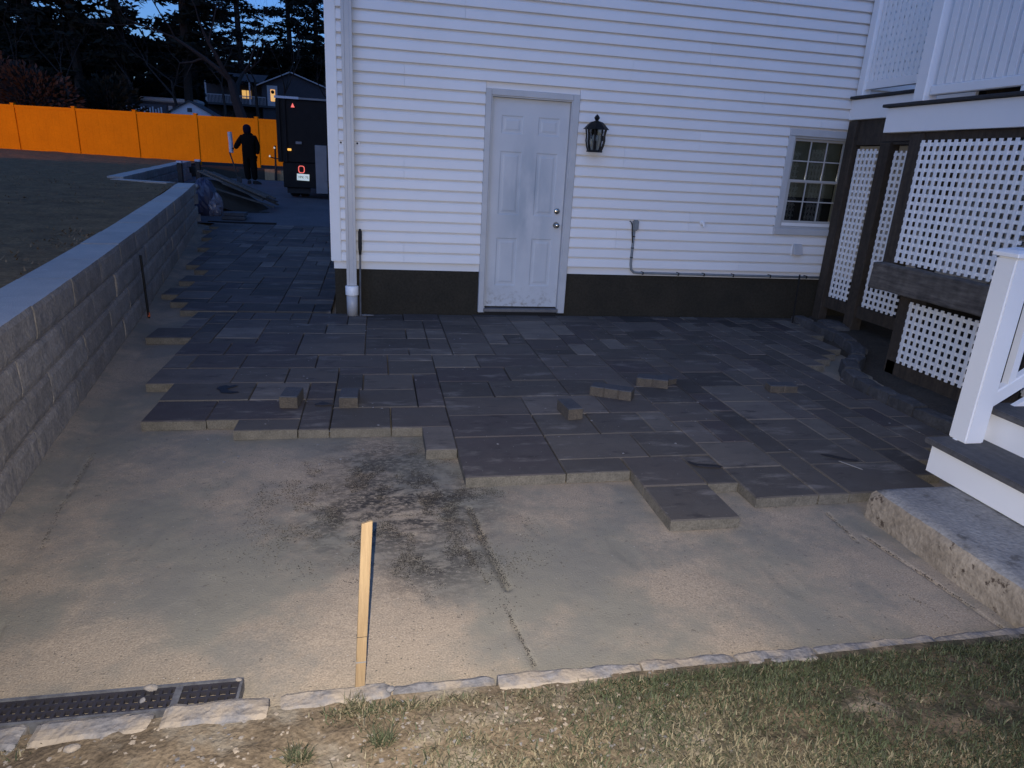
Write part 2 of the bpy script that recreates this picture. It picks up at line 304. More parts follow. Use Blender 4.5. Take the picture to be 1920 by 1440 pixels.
def glass_mat():
    mt = bpy.data.materials.new('pane_glass'); mt.use_nodes = True; nt = mt.node_tree; n = nt.nodes; L = nt.links; n.remove(n['Principled BSDF']); o = n['Material Output']
    t = n.new('ShaderNodeBsdfTransparent'); t.inputs[0].default_value = (.8, .82, .8, 1); g = n.new('ShaderNodeBsdfGlossy'); g.inputs['Roughness'].default_value = .03; g.inputs[0].default_value = (.7, .72, .75, 1)
    f = n.new('ShaderNodeFresnel'); f.inputs[0].default_value = 1.45; mx = n.new('ShaderNodeMixShader'); L.new(f.outputs[0], mx.inputs[0]); L.new(t.outputs[0], mx.inputs[1]); L.new(g.outputs[0], mx.inputs[2]); L.new(mx.outputs[0], o.inputs[0]); return mt
M['glass'] = glass_mat()

# ------------------------------------------------------------------ terrain profile
def zg(y):      # finished paving level: level patio, then the drive climbs away beside the house
    y = np.asarray(y, float)
    z = np.where(y < 0, 0, np.where(y < 7, .025 * y, np.where(y < 11.5, .175 + .045 * (y - 7), .3775 + .012 * (y - 11.5))))
    return z
def wallx(y): return -1.77 - .151 * y      # foot line of the retaining wall
def capx(y): return -1.83 - .158 * y       # front line of its cap
def rise(y): return .0255 * (y + math.sqrt(y * y + 9)) / 2
def ztop(y): return .675 + rise(y)

# ground sheet to the horizon
xs = np.concatenate([np.linspace(-400, -60, 12), np.linspace(-50, 40, 46), np.linspace(60, 400, 10)])
ys = np.concatenate([np.linspace(-300, -20, 10), np.linspace(-14, 30, 45), np.linspace(34, 120, 30), np.linspace(150, 900, 10)])
X, Y = np.meshgrid(xs, ys); Z = zg(np.minimum(Y, 26)) - .14
Z = np.where(Y > 26, .55 + (np.minimum(Y, 130) - 26) * .072 + .5 * fbm(X * .1, Y * .1, 3), Z)
Z = np.where(Y < -4.5, -.16, Z)
g = link('ground', gridmesh('ground', X, Y, Z, M['ground'])); tag(g, kind='structure')

# driveway beyond the pavers
xs = np.linspace(-9, 5, 70); ys = np.linspace(6.9, 22.5, 80); X, Y = np.meshgrid(xs, ys)
Z = zg(Y) - .03 + .03 * fbm(X * 1.5, Y * 1.5, 9)
tag(link('driveway', gridmesh('driveway', X, Y, Z, M['drive'])), kind='structure')

# raised lawn behind the retaining wall
def xb(y):
    if y < 7.1: return capx(y) - .29
    if y < 7.75: return lerp(-3.24, -4.45, (y - 7.1) / .65)
    return -4.55 - .125 * (y - 7.75)
ys = np.concatenate([np.linspace(-12, 9, 150), np.linspace(9.2, 25.5, 70)]); ts = np.concatenate([np.linspace(0, 6, 90), np.linspace(6.3, 60, 60)])
B = np.array([xb(q) for q in ys]); T, Y = np.meshgrid(ts, ys); X = B[:, None] - T
Zt = np.array([ztop(min(q, 7.1)) for q in ys]); Zt = np.where(ys > 7.1, Zt + (ys - 7.1) * .004, Zt)
Z = Zt[:, None] - .035 + .012 * np.minimum(T, 6) * (Y < 30) + .05 * (fbm(X * 1.3, Y * 1.3, 5) - .5) * np.minimum(1, T * 2) + .035 * (fbm(X * 6, Y * 6, 6) - .5) * np.minimum(1, T * 3)
tag(link('lawn', gridmesh('lawn', X, Y, Z, M['lawn'])), kind='structure')

# dead tufts and litter on the raised lawn
q = np.random.RandomState(33); n = 16000; T_ = 9 * q.rand(n) ** 1.6; y_ = q.uniform(-4, 14, n); x_ = np.array([xb(v) for v in y_]) - T_ - .03; zl = np.array([ztop(min(v, 7.1)) for v in y_]) - .035 + .012 * np.minimum(T_, 6); a_ = q.uniform(0, 6.28, n); l_ = q.uniform(.008, .028, n) * (.4 + 1.2 * (fbm(x_ * 2.2, y_ * 2.2, 37) > .5)); w_ = l_ * .22; up_ = q.uniform(.0, .9, n) * l_
Vv = np.stack([np.stack([x_ - np.sin(a_) * w_, y_ + np.cos(a_) * w_, zl - .004], -1), np.stack([x_ + np.sin(a_) * w_, y_ - np.cos(a_) * w_, zl - .004], -1), np.stack([x_ + np.cos(a_) * l_, y_ + np.sin(a_) * l_, zl + up_], -1)], 1).reshape(-1, 3)
tag(link('lawn_litter', npmesh('lawn_litter', Vv, np.arange(3 * n).reshape(-1, 3), M['straw'])), 'dead grass and leaf litter on the raised lawn', 'litter', kind='stuff')

# sand bed, with the screed-pipe grooves and footprints as real relief
xs = np.concatenate([np.linspace(-3.4, -1.45, 40), np.arange(-1.44, 3.4, .0095), np.linspace(3.42, 5.9, 60)])
ys = np.concatenate([np.arange(-5.24, -2.6, .0095), np.linspace(-2.58, .03, 90)])
X, Y = np.meshgrid(xs, ys); Z = -.062 + .012 * (fbm(X * 1.7, Y * 1.7, 21) - .5) + .0045 * (fbm(X * 14, Y * 14, 22) - .5)
def groove(Z, pts, wdt, dep, ridge=0.0, brk=0):
    for (ax, ay), (bx, by) in zip(pts[:-1], pts[1:]):
        dx, dy = bx - ax, by - ay; L2 = dx * dx + dy * dy; t = np.clip(((X - ax) * dx + (Y - ay) * dy) / L2, 0, 1); d = np.hypot(X - ax - t * dx, Y - ay - t * dy) + .006 * (fbm(X * 30, Y * 30, 31) - .5)
        k = np.exp(-(d / wdt) ** 2)
        if brk: k = k * np.clip((fbm(X * 9, Y * 9, 41) - brk) * 9, 0, 1)
        Z = Z - dep * k + ridge * dep * np.exp(-((d - 2 * wdt) / wdt) ** 2)
    return Z
Z = groove(Z, [(.865, -4.0), (.885, -4.25), (.935, -4.66)], .014, .016)
Z = groove(Z, [(.80, -4.35), (.86, -4.62)], .008, .008, brk=.42)
Z = groove(Z, [(.90, -4.76), (.945, -5.1)], .0065, .008, brk=.38)
Z = groove(Z, [(-1.07, -3.2), (-.98, -3.87), (-.87, -4.45), (-.82, -4.75)], .0075, .008, brk=.33)
Z = groove(Z, [(2.66, -4.22), (2.63, -4.5)], .0055, .014, brk=.25)
Z = groove(Z, [(2.70, -4.45), (2.745, -4.75), (2.79, -5.14)], .0065, .012)
for fx, fy, fa in [(.10, -3.5, .3), (-.35, -3.75, .1), (-.55, -4.2, -.2), (1.5, -4.45, .2), (2.1, -4.75, .1), (-.2, -4.55, .4), (.3, -3.62, -.1), (1.15, -4.2, .3), (-.8, -3.5, .2)]:
    u = (X - fx) * math.cos(fa) + (Y - fy) * math.sin(fa); v = -(X - fx) * math.sin(fa) + (Y - fy) * math.cos(fa)
    Z = Z - .0035 * np.clip(1.3 - (u / .05) ** 2 - (v / .13) ** 2, 0, 1)
mx_, my_ = (.5, -4.0)     # scuffed, rough patch round the cutting spot
sc = np.exp(-(((X - mx_) / .45) ** 2 + ((Y - my_) / .6) ** 2)); Z = Z + sc * .016 * (fbm(X * 22, Y * 16, 51) - .5)
Z = Z + .03 * np.clip((wallx(Y) + .16 - X) / .16, 0, 1.2)          # sand banked against the wall
Z = Z - .015 * np.clip((X - 4.4) / .6, 0, 1)
tag(link('sand_bed', gridmesh('sand_bed', X, Y, Z, M['sand'])), kind='structure')
# sand under and beside the walkway
ys = np.linspace(.02, 7.1, 120); xs = np.linspace(0, 1, 60); T, Y = np.meshgrid(xs, ys); X = lerp(wallx(Y) - .15, .1, T); Z = zg(Y) - .062 + .014 * (fbm(X * 3, Y * 3, 61) - .5) + .03 * np.clip((wallx(Y) + .12 - X) / .14, 0, 1.2)
tag(link('sand_strip', gridmesh('sand_strip', X, Y, Z, M['sand'])), kind='structure')

# soil and grass bank in the foreground
xs = np.arange(-3.2, 4.6, .03); ys = np.concatenate([np.arange(-5.95, -5.225, .0125), [-5.22]]); X, Y = np.meshgrid(xs, ys)
def bankz(X, Y): return -.012 + .05 * np.clip((-5.25 - Y) / .5, 0, 1.4) + .03 * (fbm(X * 3, Y * 3, 71) - .5) + .028 * (fbm(X * 17, Y * 17, 72) - .5) * np.clip((-5.22 - Y) / .08, 0, 1) - .03 * np.clip((-.25 - X) * 2, 0, 1) * np.clip((Y + 5.45) / .2, 0, 1)
tag(link('soil_bank', gridmesh('soil_bank', X, Y, bankz(X, Y), M['soil'])), kind='structure')
X, Y = np.meshgrid(np.linspace(-14, 16, 40), np.linspace(-16, -5.94, 30)); tag(link('back_lawn', gridmesh('back_lawn', X, Y, .035 + .04 * fbm(X, Y, 73), M['soil'])), kind='structure')
# soil under the deck
X, Y = np.meshgrid(np.linspace(4.1, 9.5, 60), np.linspace(-5.4, .05, 60)); Z = -.035 + .03 * fbm(X * 4, Y * 4, 81) + .05 * np.clip((X - 4.9) / .4, 0, 1) * np.clip((Y + 3.4) / .3, 0, 1) - .06 * np.clip((5.0 + .33 * (Y + 1.2) - X) / .1, 0, 1)
tag(link('deck_soil', gridmesh('deck_soil', X, Y, Z, M['gravel'])), kind='structure')

# ------------------------------------------------------------------ pavers
U, V = .179, .1745; X0, Y0 = -.92, -2.92
front = {}
for i in range(-6, 36):
    x = X0 + (i + .5) * U
    if i < 0: r_ = 4
    elif i <= 2: r_ = 0
    elif i <= 8: r_ = -1
    elif i == 9: r_ = -3
    elif i <= 14: r_ = -5
    elif i <= 16: r_ = -8
    elif i == 17: r_ = -6
    elif i <= 23: r_ = -7
    elif i <= 24: r_ = -6
    elif i <= 26: r_ = -5
    elif i <= 27: r_ = -3
    elif i <= 28: r_ = 0
    else: r_ = 2
    front[i] = r_
def rightx(y):
    return float(np.interp(y, [-4.3, -4.0, -3.85, -3.2, -2.5, -2.0, -1.6, -1.25, -.7, 0], [3.5, 3.55, 3.72, 4.18, 4.15, 4.12, 4.5, 4.75, 4.98, 5.12]))
def leftx(y):
    if y < -2.55: return -.92
    if y < -2.2: return -1.0
    if y < -1.5: return -1.18
    if y < -.95: return -1.06
    if y < -.6: return -1.46
    if y < 0: return -1.25
    k = int(y / .349); return float(wallx(y)) + .16 + .24 * random.Random(k * 13 + 5).random()
cells = {}
for j in range(-8, 57):
    yc = Y0 + (j + .5) * V
    for i in range(-12, 36):
        xc = X0 + (i + .5) * U
        if yc < -.01:
            if xc > leftx(yc) and xc < rightx(yc) and (i < 0 or j >= front.get(i, 99)): cells[(i, j)] = 0
        elif yc < 6.9 and xc > leftx(yc) and xc < -.02: cells[(i, j)] = 1
_pm = {}
def paver_mesh(w, d, edge, t=.06):
    key = (round(w, 3), round(d, 3), rng.randrange(3), edge)
    if key not in _pm:
        c = .005; e = .004 + .003 * rng.random(); b = MB(); q = random.Random(hash(key) & 0xffff)
        def ring(z, ins): return [(ins, ins, z), (w - ins, ins, z), (w - ins, d - ins, z), (ins, d - ins, z)]
        vs = ring(-t, .001) + ring(-e, 0) + ring(0, c)
        vs = [(x + q.uniform(-.0015, .0015), y + q.uniform(-.0015, .0015), z) for x, y, z in vs]
        for k in (0, 4):
            for a in range(4): b_ = (a + 1) % 4; b.add([vs[k + a], vs[k + b_], vs[k + 4 + b_], vs[k + 4 + a]], [(0, 1, 2, 3)], 1 if k == 0 else 0)
        b.add(vs[8:12], [(0, 1, 2, 3)], 0)
        _pm[key] = b.mesh('paver', [M['paver'], M['paver_side'] if edge else M['paver']])
    return _pm[key]
patio = tag(empty('paver_patio', (0, 0, 0)), kind='structure'); path = tag(empty('paver_walkway', (0, 0, 0)), kind='structure')
sizes = [(3, 2), (3, 2), (3, 2), (2, 2), (2, 2), (2, 2), (2, 2), (2, 1), (1, 2)]
forced = [(0, 0, 2, 2), (3, -1, 2, 1), (5, -1, 1, 3), (6, -1, 2, 2), (10, -5, 3, 3), (13, -5, 2, 1), (15, -8, 2, 2), (15, -6, 2, 2), (18, -7, 2, 2), (20, -7, 1, 3), (2, 0, 3, 2)]
free = set(cells); n_p = 0
def place(i, j, w, h):
    global n_p
    x0 = X0 + i * U; y0 = Y0 + j * V; g_ = .006; pw, pd = w * U - g_, h * V - g_; kind = cells[(i, j)]
    if kind == 0 and y0 + pd > -.012: pd = -.012 - y0
    if kind == 1 and x0 + pw > -.03: pw = -.03 - x0
    o = bpy.data.objects.new('paver', paver_mesh(pw, pd, any((i + a, j - 1) not in cells for a in range(w)) or any((i - 1, j + a) not in cells for a in range(h)))); COL.objects.link(o); o.parent = patio if kind == 0 else path
    yc = y0 + pd / 2; sl = 0 if yc < 0 else (.025 if yc < 7 else .045); o.location = (x0 + g_ / 2, y0 + g_ / 2, float(zg(max(y0, 0) if kind else -1)) + rng.uniform(-.0025, .0025)); o.rotation_euler = (math.atan(sl) + rng.uniform(-.004, .004), rng.uniform(-.004, .004), rng.uniform(-.004, .004)); n_p += 1
for i, j, w, h in forced:
    cs = [(i + a, j + b) for a in range(w) for b in range(h)]
    if all(c in free for c in cs):
        for c in cs: free.discard(c)
        place(i, j, w, h)
for (i, j) in sorted(free, key=lambda c: (c[1], c[0])):
    if (i, j) not in free: continue
    opts = sizes[:]; rng.shuffle(opts); opts.append((1, 1))
    for w, h in opts:
        cs = [(i + a, j + b) for a in range(w) for b in range(h)]
        if all(c in free and cells[c] == cells[(i, j)] for c in cs) and not ((w, h) == (1, 1) and (i + 1, j) in free and rng.random() < .7):
            for c in cs: free.discard(c)
            place(i, j, w, h); break
    else:
        free.discard((i, j)); place(i, j, 1, 1)

# ------------------------------------------------------------------ the house
house = tag(empty('house', (0, 0, 0)), 'white vinyl sided house with dark foundation behind the patio', 'house')
XR, ZT, ZS, EX = 9.5, 4.7, .5286, .1016
HD = 8.2      # depth of the house
DX0, DX1, DZT = 1.465, 2.395, 2.195          # outside of door casing
WX0, WX1, WZ0, WZ1 = 4.70, 5.50, .94, 2.03   # outside of window casing
_sm = {}
def siding_board(x0, x1, z, h=EX, cut=0):
    b = MB(); t0 = -.026            # butt stands proud, top tucks under
    z1 = z + h + .004
    prof = [(.012, z), (t0 + .003, z), (t0, z + .004), (t0 + .0005, z + .014), (-.017, z + .62 * h), (-.008, z + .80 * h), (.003, z + .93 * h), (.005, z1), (.012, z1)]
    vs = [(x, y, zz) for x in (x0, x1) for y, zz in prof]; n = len(prof)
    fs = [(k, (k + 1) % n, n + (k + 1) % n, n + k)[::-1] for k in range(n)] + [tuple(range(n)), tuple(range(2 * n - 1, n - 1, -1))]
    b.add(vs, fs); b.build('siding_board', M['siding'], house)
k = 0
while ZS + k * EX < ZT:
    z = ZS + k * EX; segs = [(.095, XR)]
    def cut(segs, a, c):
        o = []
        for s0, s1 in segs:
            if c <= s0 or a >= s1: o.append((s0, s1)); continue
            if a > s0: o.append((s0, a))
            if c < s1: o.append((c, s1))
        return o
    if z < DZT - .02: segs = cut(segs, DX0, DX1)
    if z + EX > WZ0 + .02 and z < WZ1 - .02: segs = cut(segs, WX0, WX1)
    for s0, s1 in segs:
        js = [q for q in ((.7, 4.35), (2.9, 6.6), (3.7, 7.3), (1.25, 5.05))[(k // 2) % 4] if s0 + .3 < q < s1 - .3]; ed_ = [s0 + .001] + js + [s1 - .001]
        for a_, c_ in zip(ed_[:-1], ed_[1:]): siding_board(a_, c_ - (.0015 if c_ in js else 0), z + (.0012 * ((len(js) + k) % 3 - 1) if js else 0))
    k += 1
MB().box(-.004, .095, -.022, .10, ZS - .004, ZT).build('corner_trim', M['trim'], house, bevel=.006, seg=2)
b = MB()
for q in range(int((ZT - ZS) / EX)):
    z = ZS + q * EX; b.add([(.0, .10, z), (.0, HD, z), (.018, HD, z + EX), (.018, .10, z + EX)], [(0, 3, 2, 1)]); b.add([(.0, .10, z), (.0, HD, z), (.02, HD, z), (.02, .10, z)], [(0, 1, 2, 3)])
b.build('side_siding', M['siding'], house)
MB().box(-.25, XR, -.35, HD + .3, ZT + .001, ZT + .2).build('eaves', M['trim'], house)
b = MB(); b.add([(-.4, -.5, ZT + .2), (XR, -.5, ZT + .2), (XR, HD + .5, ZT + .2), (-.4, HD + .5, ZT + .2), (-.4, HD / 2, ZT + 2.6), (XR, HD / 2, ZT + 2.6)], [(0, 1, 5, 4), (2, 3, 4, 5), (0, 4, 3), (1, 2, 5)]); b.build('roof', M['roof_far'], house)
# door: casing, jamb, six-panel slab
dr = empty('door', (0, 0, 0)); dr.parent = house
sx0, sx1, sz0, sz1, sy = 1.535, 2.315, .088, 2.125, .030
def panel_slab():
    pan = []
    for fx0, fx1 in ((.13, .41), (.60, .88)):
        for z0, z1 in ((1.80, 1.97), (1.03, 1.64), (.31, .80)): pan.append((sx0 + fx0 * (sx1 - sx0), sx0 + fx1 * (sx1 - sx0), z0, z1))
    b = MB(); gx = sorted({sx0, sx1, *[q for p_ in pan for q in p_[:2]]}); gz = sorted({sz0, sz1, *[q for p_ in pan for q in p_[2:]]})
    for i in range(len(gx) - 1):
        for j in range(len(gz) - 1):
            a, c, e, f = gx[i], gx[i + 1], gz[j], gz[j + 1]
            if any(abs(a - p_[0]) < 1e-6 and abs(c - p_[1]) < 1e-6 and abs(e - p_[2]) < 1e-6 and abs(f - p_[3]) < 1e-6 for p_ in pan):
                rs = [(0, 0), (.012, .006), (.030, .006), (.048, .001)]; v = []
                for ins, dep in rs: v += [(a + ins, sy + dep, e + ins), (c - ins, sy + dep, e + ins), (c - ins, sy + dep, f - ins), (a + ins, sy + dep, f - ins)]
                fs = [(4 * r_ + q, 4 * r_ + (q + 1) % 4, 4 * r_ + 4 + (q + 1) % 4, 4 * r_ + 4 + q) for r_ in range(3) for q in range(4)] + [(12, 13, 14, 15)]; b.add(v, fs)
            else: b.add([(a, sy, e), (c, sy, e), (c, sy, f), (a, sy, f)], [(0, 1, 2, 3)])
    b.box(sx0 + .001, sx1 - .001, sy + .008, sy + .04, sz0 + .001, sz1 - .001); return b
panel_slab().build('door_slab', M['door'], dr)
b = MB()
for a, c, e, f in ((DX0, sx0 - .012, .03, DZT), (sx1 + .012, DX1, .03, DZT), (sx0 - .012, sx1 + .012, sz1 + .012, DZT)): b.box(a, c, -.030, .03, e, f)
b.build('casing', M['casing'], dr, bevel=.005)
b = MB(); b.box(sx0 - .012, sx0 - .002, -.018, .06, .03, sz1 + .012); b.box(sx1 + .002, sx1 + .012, -.018, .06, .03, sz1 + .012); b.box(sx0 - .002, sx1 + .002, -.018, .06, sz1 + .002, sz1 + .012); b.build('jamb', M['casing'], dr)
MB().box(sx0 - .011, sx1 + .011, -.028, .05, .035, .075).build('threshold', M['steel'], dr, bevel=.006)
MB().box(DX0 + .01, DX1 - .01, -.004, .03, -.02, .034).build('sill_gap', M['black'], dr)
def knob(name, z, prof):
    b = MB(); b.lathe(prof, n=20); me = b.mesh(name, M['chrome'], smooth=True); o = link(name, me, dr, (2.252, sy - .001, z)); o.rotation_euler = (R(90), 0, 0)
knob('door_knob', .945, [(.032, 0), (.032, .006), (.012, .012), (.011, .035), (.022, .042), (.027, .055), (.022, .068), (.006, .073)])
knob('deadbolt', 1.085, [(.030, 0), (.030, .010), (.024, .018), (.010, .020)])
# window
wd = empty('window', (0, 0, 0)); wd.parent = house
b = MB(); cw = .07
b.box(WX0, WX0 + cw, -.026, .012, WZ0 + .07, WZ1 - .07); b.box(WX1 - cw, WX1, -.026, .012, WZ0 + .07, WZ1 - .07); b.box(WX0, WX1, -.030, .012, WZ1 - .07, WZ1); b.build('casing', M['casing'], wd, bevel=.004)
MB().box(WX0 - .01, WX1 + .01, -.045, .012, WZ0, WZ0 + .07).build('sill', M['casing'], wd, bevel=.006)
b = MB(); ix0, ix1, iz0, iz1 = WX0 + cw, WX1 - cw, WZ0 + .07, WZ1 - .07
b.box(ix0, ix0 + .016, -.012, .05, iz0, iz1); b.box(ix1 - .016, ix1, -.012, .05, iz0, iz1); b.box(ix0 + .016, ix1 - .016, -.012, .05, iz1 - .02, iz1); b.box(ix0 + .016, ix1 - .016, -.012, .05, iz0, iz0 + .025); b.build('frame', M['sash'], wd)
def sash(z0, z1, y):
    s = empty('sash'); s.parent = wd; a, c = ix0 + .017, ix1 - .017; b = MB(); t = .024
    b.box(a, a + t, y, y + .025, z0, z1); b.box(c - t, c, y, y + .025, z0, z1); b.box(a + t, c - t, y, y + .025, z1 - t, z1); b.box(a + t, c - t, y, y + .025, z0, z0 + t); b.build('sash_frame', M['sash'], s)
    gx = [lerp(a + t, c - t, q / 3) for q in range(4)]; gz = [z0 + t, (z0 + z1) / 2, z1 - t]; b = MB()
    for q in gx[1:3]: b.box(q - .006, q + .006, y + .004, y + .018, z0 + t, z1 - t)
    b.box(a + t, c - t, y + .005, y + .017, gz[1] - .006, gz[1] + .006); b.build('muntins', M['sash'], s)
    for i in range(3):
        for j in range(2): MB().box(gx[i] + .0065, gx[i + 1] - .0065, y + .010, y + .013, gz[j] + .0065, gz[j + 1] - .0065).build('pane', M['glass'], s)
zm = 1.505; sash(zm - .016, iz1 - .021, .020); sash(iz0 + .060, zm + .018, -.009); MB().box(ix0 + .017, ix1 - .017, -.009, .016, iz0 + .026, iz0 + .059).build('bottom_rail', M['trim'], wd)
MB().box(ix0 + .03, ix1 - .03, .075, .08, 1.34, iz1 - .03).build('blind', M['blind'], wd)
MB().box(ix0 + .002, ix1 - .002, .10, .11, iz0, iz1).build('room_behind', M['room'], wd)
# wall body with its door and window openings
bb = MB(); bb.box(.02, sx0 - .015, .012, .12, .45, ZT); bb.box(sx1 + .015, WX0 + .03, .012, .12, .45, ZT); bb.box(WX1 - .03, XR, .012, .12, .45, ZT); bb.box(WX0 + .03, WX1 - .03, .012, .12, .45, WZ0 + .03); bb.box(WX0 + .03, WX1 - .03, .012, .12, WZ1 - .03, ZT); bb.box(sx0 - .015, sx1 + .015, .012, .12, sz1 + .015, ZT); bb.box(.02, XR, .121, HD, .45, ZT)
bb.build('wall', M['siding'], house)
b = MB(); b.box(.025, sx0 - .02, .016, HD - .02, -.4, ZS + .02); b.box(sx1 + .02, XR, .016, HD - .02, -.4, ZS + .02); b.box(sx0 - .02, sx1 + .02, .08, HD - .02, -.4, ZS + .02); b.build('foundation', M['found'], house)
# downspout
ds = empty('downspout', (0, 0, 0)); ds.parent = house
b = MB(); dxs, w2, d2 = .19, .047, .034
prof = [(-w2, -d2), (-w2 * .5, -d2), (-w2 * .4, -d2 + .004), (w2 * .4, -d2 + .004), (w2 * .5, -d2), (w2, -d2), (w2, d2), (-w2, d2)]
vs = [(dxs + x, -.062 + y, z) for z in (.30, ZT + .1) for x, y in prof]; n = 8; b.add(vs, [(q, (q + 1) % n, n + (q + 1) % n, n + q) for q in range(n)]); b.build('pipe', M['downspout'], ds)
MB().lathe([(.062, .0), (.064, .005), (.064, .085), (.06, .09)], (dxs, -.075, .205), 24).build('adapter_collar', M['vinyl'], ds, smooth=True)
MB().lathe([(.054, -.08), (.054, .13)], (dxs, -.075, .08), 24).build('drain_pipe', M['downspout'], ds, smooth=True)
b = MB(); b.box(dxs - .1, dxs + .1, -.0165, -.0145, 1.615, 1.645)
b.build('strap', M['trim'], ds); 
for q in (-.075, .075):
    o = link('screw', MB().lathe([(.009, 0), (.009, .003), (.004, .005)], n=10).mesh('screw', M['black']), ds, (dxs + q, -.017, 1.63)); o.rotation_euler = (R(90), 0, 0)

# wall lantern
lt = tag(empty('wall_lantern', (2.545, 0, 1.78)), 'black wall lantern with glass sides beside the door', 'lantern')
b = MB(); b.lathe([(.055, 0), (.058, .01), (.045, .02), (.02, .024)], n=18); o = b.build('backplate', M['black'], lt, smooth=False, loc=(0, -.012, .08)); o.rotation_euler = (R(90), 0, 0)
MB().tube([(0, -.03, .08), (0, -.07, .10), (0, -.12, .11)], .012, 8).build('arm', M['black'], lt)
b = MB(); b.lathe([(.128, .105), (.118, .115), (.085, .150), (.060, .172), (.030, .180), (.014, .186), (.020, .196), (.028, .210), (.018, .228), (.003, .242)], (0, -.14, 0), 8, rot=R(22.5)); b.build('roof_cap', M['black'], lt)
b = MB()
for q in range(8):
    a = R(22.5 + 45 * q); pr = [(.098, .104), (.088, .05), (.090, 0), (.080, -.05), (.068, -.085)]
    b.tube([(r_ * math.cos(a), -.14 + r_ * math.sin(a), z) for r_, z in pr], .009, 5)
b.build('cage_ribs', M['black'], lt)
b = MB(); b.lathe([(.094, .103), (.084, .05), (.086, 0), (.076, -.05), (.064, -.085)], (0, -.14, 0), 16); b.build('glass_shade', M['glass'], lt)
MB().lathe([(.078, -.105), (.080, -.098), (.074, -.085)], (0, -.14, 0), 8, rot=R(22.5)).build('base', M['black'], lt)
for q in (-.022, .022): MB().lathe([(.007, -.085), (.007, -.01), (.012, .0), (.013, .03), (.003, .06)], (q, -.14, 0), 10).build('candle_bulb', M['pvc_grey'], lt)

# conduit with its weatherproof box
cd = tag(empty('electrical_conduit', (3.09, 0, 0)), 'grey conduit running down the siding and along the top of the foundation', 'conduit')
b = MB(); b.tube([(0, -.03, .93), (0, -.032, .57), (.012, -.032, .515), (.045, -.030, .487), (.10, -.03, .482), (1.2, -.03, .480), (2.38, -.03, .478)], .0135, 10); b.build('pipe', M['pvc_grey'], cd, smooth=True)
MB().box(-.028, .036, -.065, -.012, .925, 1.035).build('junction_box', M['pvc_grey'], cd, bevel=.012, seg=2)
b = MB(); b.tube([(-.01, -.045, .80), (-.028, -.05, .90), (-.035, -.05, .98), (-.05, -.045, 1.015), (-.065, -.04, 1.02)], .006, 6); b.build('cable_tail', M['rubber'], cd, smooth=True)
for z in (.86, .74, .64): MB().lathe([(.0165, 0), (.0165, .010)], (0, -.031, z), 12).build('band', M['black'], cd)
for x in (.14, .55, .85, 1.2, 1.65, 2.1): MB().box(x, x + .012, -.047, .014, .464, .496).build('strap', M['black'], cd)
# hooded vent, round cap, small things on the wall
vn = tag(empty('vent_hood', (5.02, 0, .79)), 'pale square vent hood on the siding below the window', 'vent')
MB().box(-.065, .065, -.022, -.012, -.075, .075).build('flange', M['trim'], vn, bevel=.003)
b = MB(); b.add([(-.05, -.022, .055), (.05, -.022, .055), (.05, -.022, -.06), (-.05, -.022, -.06), (-.05, -.045, .05), (.05, -.045, .05), (.05, -.085, -.06), (-.05, -.085, -.06)], [(4, 5, 6, 7)[::-1], (0, 4, 7, 3)[::-1], (1, 2, 6, 5)[::-1], (0, 1, 5, 4)[::-1], (3, 7, 6, 2)[::-1]]); b.build('hood', M['downspout'], vn, bevel=.004)
hb = tag(empty('wall_spigot', (3.85, 0, 1.03)), 'small pale round fitting on the siding between conduit and window', 'spigot')
o = link('collar', MB().lathe([(.028, 0), (.028, .012), (.020, .018), (.018, .035), (.022, .04), (.012, .045)], n=16).mesh('collar', M['trim'], smooth=False), hb, (0, -.012, 0)); o.rotation_euler = (R(90), 0, 0)
MB().tube([(0, -.045, 0), (0, -.065, -.012), (0, -.07, -.04)], .012, 8).build('spout', M['trim'], hb)
# rod leaning beside the downspout
tr = tag(empty('steel_bar', (.27, -.10, 0)), 'thin grey bar with dark grip standing beside the downspout', 'bar')
MB().tube([(0, 0, 0), (.004, .05, .62)], .0095, 8).build('shaft', M['steel'], tr); MB().tube([(.004, .05, .60), (.0045, .054, .66), (.006, .062, .82), (.006, .062, .845)], [.013, .019, .019, .010], 10).build('grip', M['rubber'], tr, smooth=True)

